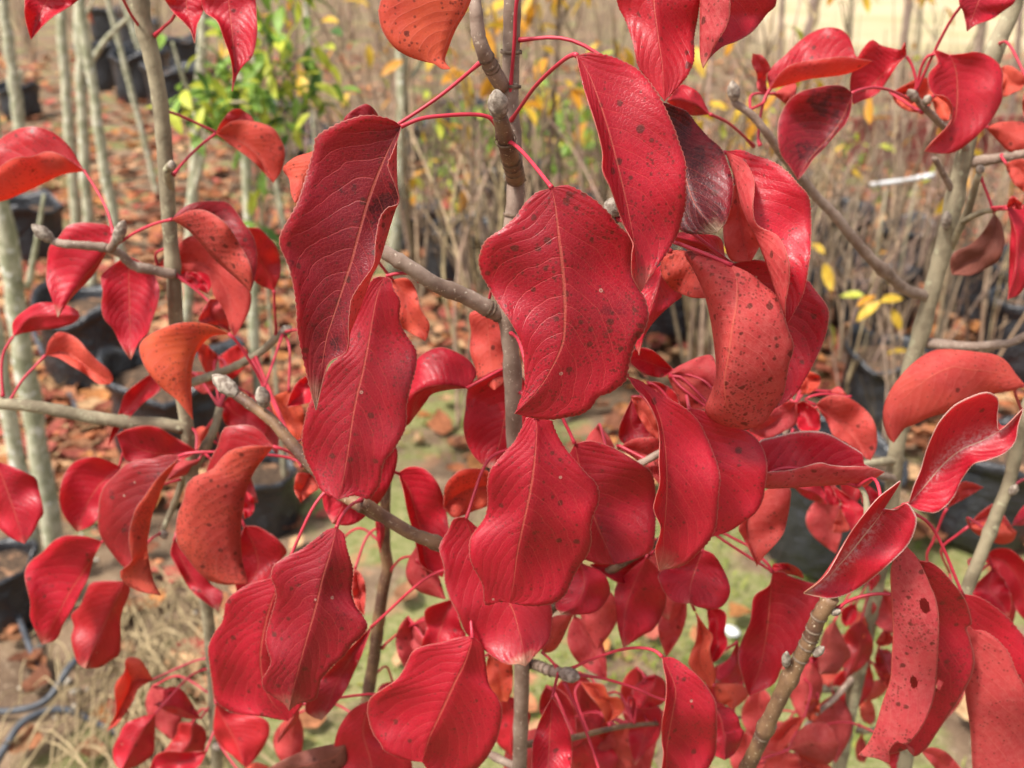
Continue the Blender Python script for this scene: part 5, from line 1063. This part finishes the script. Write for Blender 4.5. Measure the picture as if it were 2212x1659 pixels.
leaf(Lt, 'a1', .65, mid='90,1085 200,960 350,930 550,940', R='90,1085 90,980 170,900 260,850 360,845 450,860 530,900 550,940', L='90,1085 150,1062 280,1040 420,1020 520,985 550,940', col=(0, 0, .1, 0), pet='90,1085 30,1180 10,1300 20,1500')
leaf(Lt, 'a1', .65, u=1, mid='315,1212 450,1200 600,1290 700,1370 760,1410', R='315,1212 340,1110 400,1050 470,1060 540,1100 610,1180 680,1250 760,1320 785,1380 760,1410', L='315,1212 400,1230 500,1290 600,1350 680,1410 760,1412', col=(.55, .1, .2, 0), pet='315,1212 240,1290 150,1390 60,1540')
leaf(Lt, 'a1', .58, mid='1580,1060 1450,1060 1370,1120 1310,1230 1285,1350 1290,1500 1330,1655', R='1580,1060 1480,1010 1380,985 1250,985 1130,1020 1030,1070 970,1130 965,1200 1000,1290 1040,1350 1120,1440 1210,1510 1280,1590 1330,1655', L='1580,1060 1470,1075 1400,1130 1350,1200 1325,1300 1320,1450 1325,1560 1330,1655', col=(1, .25, .5, 0), dL=1.0, dR=-.3, pet='1580,1060 1640,1120 1720,1240 1780,1340 1825,1440')
leaf(Lt, 'a1', .62, L='1590,1050 1480,1000 1375,980 1400,900 1450,820', R='1590,1050 1560,930 1500,830 1450,820', col=(0, .45, .1, .3))
leaf(Lt, 'a2', .66, mid='1060,130 960,250 860,370 750,590', L='1060,130 1040,100 900,200 850,260 820,370 770,500 750,590', R='1060,130 1110,200 1000,290 900,390 830,470 750,590', col=(.25, 0, .1, 0))
leaf(Lt, 'a2', .64, mid='1365,635 1150,650 980,620 805,520', L='1365,635 1300,590 1200,530 1100,470 1000,455 880,480 805,520', R='1365,635 1250,690 1050,720 880,700 840,620 805,520', col=(.05, .2, .3, 0))
leaf(Lt, 'a2', .65, L='1380,690 1280,680 1200,740 1150,830', R='1380,690 1320,770 1230,810 1150,830', col=(0, .1, .1, .5), u=1)
leaf(Lt, 'a2', .64, mid='830,740 700,850 600,1000 530,1185', L='830,740 730,690 640,670 520,700 450,780 420,870 410,960 430,1050 480,1130 530,1185', R='830,740 800,900 720,1050 620,1150 530,1185', col=(0, 0, .1, .4))
leaf(Lt, 'a2', .57, mid='1235,665 1200,740 1140,840 1090,960 1050,1070 1030,1180 1015,1280 1030,1400 1060,1530 1110,1628', L='1235,665 1150,655 1050,680 950,690 870,720 800,790 730,860 690,940 680,1050 675,1150 700,1230 760,1320 850,1430 950,1480 1020,1560 1110,1628',
     R='1235,665 1220,690 1130,770 1060,850 1000,940 940,1020 910,1110 890,1200 895,1310 910,1390 830,1460 850,1530 920,1580 1000,1610 1110,1628', col=(.75, .7, .8, 0), dL=1.2, dR=-1.3, pet='1235,665 1300,645 1450,635 1700,650 1900,660 2070,690')
leaf(Lt, 'a2', .56, mid='1890,598 1820,680 1750,780 1700,900 1680,1020 1665,1150 1665,1300 1680,1420 1715,1545', R='1890,598 1750,590 1600,620 1520,690 1460,760 1350,800 1290,860 1270,960 1230,1060 1215,1180 1230,1280 1290,1360 1350,1440 1440,1520 1540,1550 1620,1552 1715,1545',
     L='1890,598 1800,490 1720,450 1600,455 1540,480 1500,600 1440,720 1400,900 1400,1200 1550,1450 1715,1545', col=(.55, .45, .8, 0), dL=1.4, dR=-.8, pet='1890,598 1950,615 2010,640 2070,690')
leaf(Lt, 'a2', .60, mid='1690,1150 1760,1300 1780,1450 1650,1640', L='1690,1150 1640,1300 1620,1500 1650,1640', R='1690,1150 1770,1150 1850,1190 1920,1240 1985,1330 1920,1400 1870,1500 1750,1580 1650,1640', col=(.15, .1, .2, 0))
leaf(Lt, 'a3', .62, mid='1200,80 1270,250 1380,420 1510,575', L='1200,80 1180,180 1230,280 1290,390 1350,460 1430,520 1510,575', R='1200,80 1350,200 1450,380 1540,450 1510,575', col=(0, .2, .1, .6))
leaf(Lt, 'a2', .64, L='1700,900 1680,1000 1690,1100', R='1700,900 1760,970 1745,1060 1690,1100', col=(0, .1, .1, 0))
leaf(Lt, 'a2', .62, mid='-30,700 30,850 100,1050 170,1270', L='-30,700 -150,850 -120,1050 0,1170 80,1235 170,1270', R='-30,700 80,735 180,780 250,820 265,880 300,1050 270,1110 230,1190 170,1270', col=(.0, .1, .2, .2))
leaf(Lt, 'a3', .60, mid='705,95 600,270 480,450 390,620 290,805', L='705,95 600,60 450,55 370,90 290,170 210,230 170,310 190,430 210,520 205,610 240,700 290,805', R='705,95 670,160 640,240 610,350 560,440 500,560 440,660 390,770 290,805', col=(0, .08, .25, .5))
leaf(Lt, 'a3', .61, mid='860,370 800,500 730,650 660,800 590,970', L='860,370 740,365 630,380 590,450 550,540 490,600 510,680 490,760 510,860 540,940 590,970', R='860,370 900,420 870,520 840,600 835,700 835,820 820,880 760,920 690,965 590,970', col=(.5, .15, .2, .5))
leaf(Lt, 'a3', .64, u=1, mid='1060,1050 930,1060 860,1200 740,1400', L='1060,1050 1020,980 960,900 870,900 860,990 805,1060 790,1130 800,1270 740,1400', R='1060,1050 960,1110 920,1200 860,1290 810,1360 740,1400', col=(.6, .1, .2, 0))
leaf(Lt, 'a3', .64, mid='1390,1320 1250,1250 1150,1230 1060,1220', L='1390,1320 1320,1200 1260,1120 1190,1095 1130,1120 1130,1180 1060,1220', R='1390,1320 1300,1320 1200,1290 1060,1220', col=(0, .3, .2, 0))
leaf(Lt, 'a3', .62, mid='1075,1280 960,1440 840,1680', L='1075,1280 960,1310 860,1360 820,1440 780,1530 790,1620 840,1680', R='1075,1280 1070,1450 1060,1560 960,1640 840,1680', col=(.15, .15, .2, 0))
leaf(Lt, 'a3', .66, L='1330,1340 1240,1350 1220,1420 1180,1480 1130,1560 1200,1590', R='1330,1340 1400,1370 1430,1440 1400,1560 1330,1600 1200,1590', col=(.7, .2, .2, 0))
leaf(Lt, 'a3', .60, mid='1490,1210 1560,1350 1640,1500 1690,1650', L='1490,1210 1475,1400 1520,1500 1600,1570 1690,1650', R='1490,1210 1600,1275 1750,1290 1850,1340 1862,1420 1820,1520 1740,1625 1690,1650', col=(.6, .15, .2, 0))
leaf(Lt, 'a3', .60, L='1430,1545 1280,1550 1150,1545 1070,1580 1030,1690', R='1430,1545 1360,1659 1200,1720 1030,1690', col=(.1, .1, .2, 0))
leaf(Lt, 'a3', .62, L='1650,1690 1760,1620 1860,1650', R='1650,1690 1750,1730 1860,1650', col=(.5, .1, .2, 0))
leaf(Lt, 'a1', .74, u=1, L='1510,1215 1400,1120 1350,1150', R='1510,1215 1480,1320 1420,1330 1350,1150', col=(.6, .05, .2, 0))
leaf(Lt, 'a1', .75, u=1, L='1510,1220 1640,1140 1710,1180', R='1510,1220 1530,1330 1600,1380 1690,1290 1710,1180', col=(.7, .05, .2, 0))
leaf(Lt, 'a1', .73, L='1300,1330 1330,1420 1420,1480 1510,1420', R='1300,1330 1420,1330 1510,1380 1510,1420', col=(.3, 0, .2, 0), u=1)
leaf(Lt, 'b2', .58, L='500,90 400,150 350,240 325,325', R='500,90 500,270 430,305 325,325', col=(0, 0, .1, .2), yo=(1, 0, -1.5))
leaf(Lt, 'b2', .64, u=1, L='340,210 215,270 250,400 330,500 420,585', R='340,210 430,320 445,420 420,585', col=(1, .0, .2, 0))
leaf(Lt, 'a2', .70, L='1540,300 1540,400 1600,470 1830,510', R='1540,300 1600,250 1700,300 1800,370 1840,470 1830,510', col=(.1, .05, .1, 0))
leaf(Lt, 'a2', .72, u=1, L='1440,470 1390,460 1335,510 1370,630', R='1440,470 1430,570 1400,620 1370,630', col=(.7, 0, .2, 0))
leaf(Lt, 'a0', .58, mid='420,-120 300,50 215,270', L='420,-120 200,-60 172,60 180,150 215,270', R='420,-120 560,-30 450,60 370,110 290,180 215,270', col=(.05, 0, .1, 0))
leaf(Lt, 'a0', .58, mid='1290,-150 1290,50 1330,200 1345,295', L='1290,-150 1130,-60 1180,60 1270,150 1320,210 1345,295', R='1290,-150 1450,-60 1400,80 1358,180 1345,295', col=(0, .15, .1, .5), pet='1290,-150 1210,100 1140,180 1065,250')
leaf(Lt, 'a0', .56, mid='1560,-150 1590,100 1610,300 1620,450 1605,630', L='1560,-150 1400,-60 1410,75 1500,140 1550,270 1590,380 1612,500 1605,630', R='1560,-150 1740,-80 1775,150 1770,280 1740,390 1690,440 1640,520 1605,630', col=(0, 0, .2, .3))
leaf(Lt, 'a0', .62, L='840,-200 780,-350 850,-500', R='840,-200 920,-330 850,-500', pet='840,-30 900,90 975,200')
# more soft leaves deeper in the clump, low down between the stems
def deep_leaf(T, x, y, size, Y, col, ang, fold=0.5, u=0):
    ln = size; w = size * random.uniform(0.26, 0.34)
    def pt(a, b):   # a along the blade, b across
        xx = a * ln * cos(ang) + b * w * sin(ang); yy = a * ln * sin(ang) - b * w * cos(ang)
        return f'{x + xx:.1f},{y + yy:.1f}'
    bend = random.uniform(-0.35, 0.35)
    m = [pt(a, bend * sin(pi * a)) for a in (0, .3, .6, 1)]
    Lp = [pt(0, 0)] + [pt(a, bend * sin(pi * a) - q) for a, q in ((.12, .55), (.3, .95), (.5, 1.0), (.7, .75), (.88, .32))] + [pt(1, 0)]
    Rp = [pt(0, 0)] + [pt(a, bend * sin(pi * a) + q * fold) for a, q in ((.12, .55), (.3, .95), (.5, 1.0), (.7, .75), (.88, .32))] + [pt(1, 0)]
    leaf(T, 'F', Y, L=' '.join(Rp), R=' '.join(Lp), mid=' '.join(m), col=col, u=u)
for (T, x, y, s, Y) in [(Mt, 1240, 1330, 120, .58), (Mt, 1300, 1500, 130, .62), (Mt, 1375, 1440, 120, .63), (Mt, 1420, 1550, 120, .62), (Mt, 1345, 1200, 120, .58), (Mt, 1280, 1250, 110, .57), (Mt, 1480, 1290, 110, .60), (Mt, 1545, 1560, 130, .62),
                       (Mt, 1180, 1480, 120, .57), (Mt, 1085, 1500, 120, .58), (Mt, 1200, 1570, 130, .60), (Mt, 1500, 860, 110, .56), (Mt, 1440, 920, 110, .56), (Mt, 1560, 800, 110, .57), (Mt, 1385, 850, 120, .56), (Mt, 1290, 920, 110, .56), (Mt, 1590, 1430, 110, .62), (Mt, 1250, 1450, 130, .60), (Mt, 1390, 1180, 120, .58), (Mt, 880, 1330, 120, .58), (Mt, 1000, 1180, 120, .57), (Mt, 1250, 1590, 130, .62),
                       (Gt, 1640, 1480, 120, .68), (Gt, 1700, 1560, 120, .70), (Gt, 1755, 1430, 110, .68), (Gt, 1800, 1500, 110, .70), (Gt, 1880, 1440, 110, .72), (Gt, 1905, 1550, 110, .72), (Gt, 1860, 1340, 110, .70), (Gt, 1610, 1580, 120, .70), (Gt, 1660, 870, 100, .68), (Gt, 1720, 930, 100, .68),
                       (Gt, 1840, 980, 100, .70), (Gt, 1790, 1060, 110, .68), (Gt, 1900, 1270, 100, .72), (R2, 2120, 1330, 110, .64), (R2, 2170, 1240, 110, .64), (R2, 2060, 1420, 100, .64), (Lt, 330, 1480, 90, .68), (Lt, 560, 1180, 110, .66), (Lt, 480, 980, 110, .70), (Lt, 540, 850, 110, .70), (St, 720, 1180, 110, .62), (St, 640, 1540, 110, .64), (Mt, 900, 1180, 120, .57), (Mt, 960, 1320, 120, .58)]:
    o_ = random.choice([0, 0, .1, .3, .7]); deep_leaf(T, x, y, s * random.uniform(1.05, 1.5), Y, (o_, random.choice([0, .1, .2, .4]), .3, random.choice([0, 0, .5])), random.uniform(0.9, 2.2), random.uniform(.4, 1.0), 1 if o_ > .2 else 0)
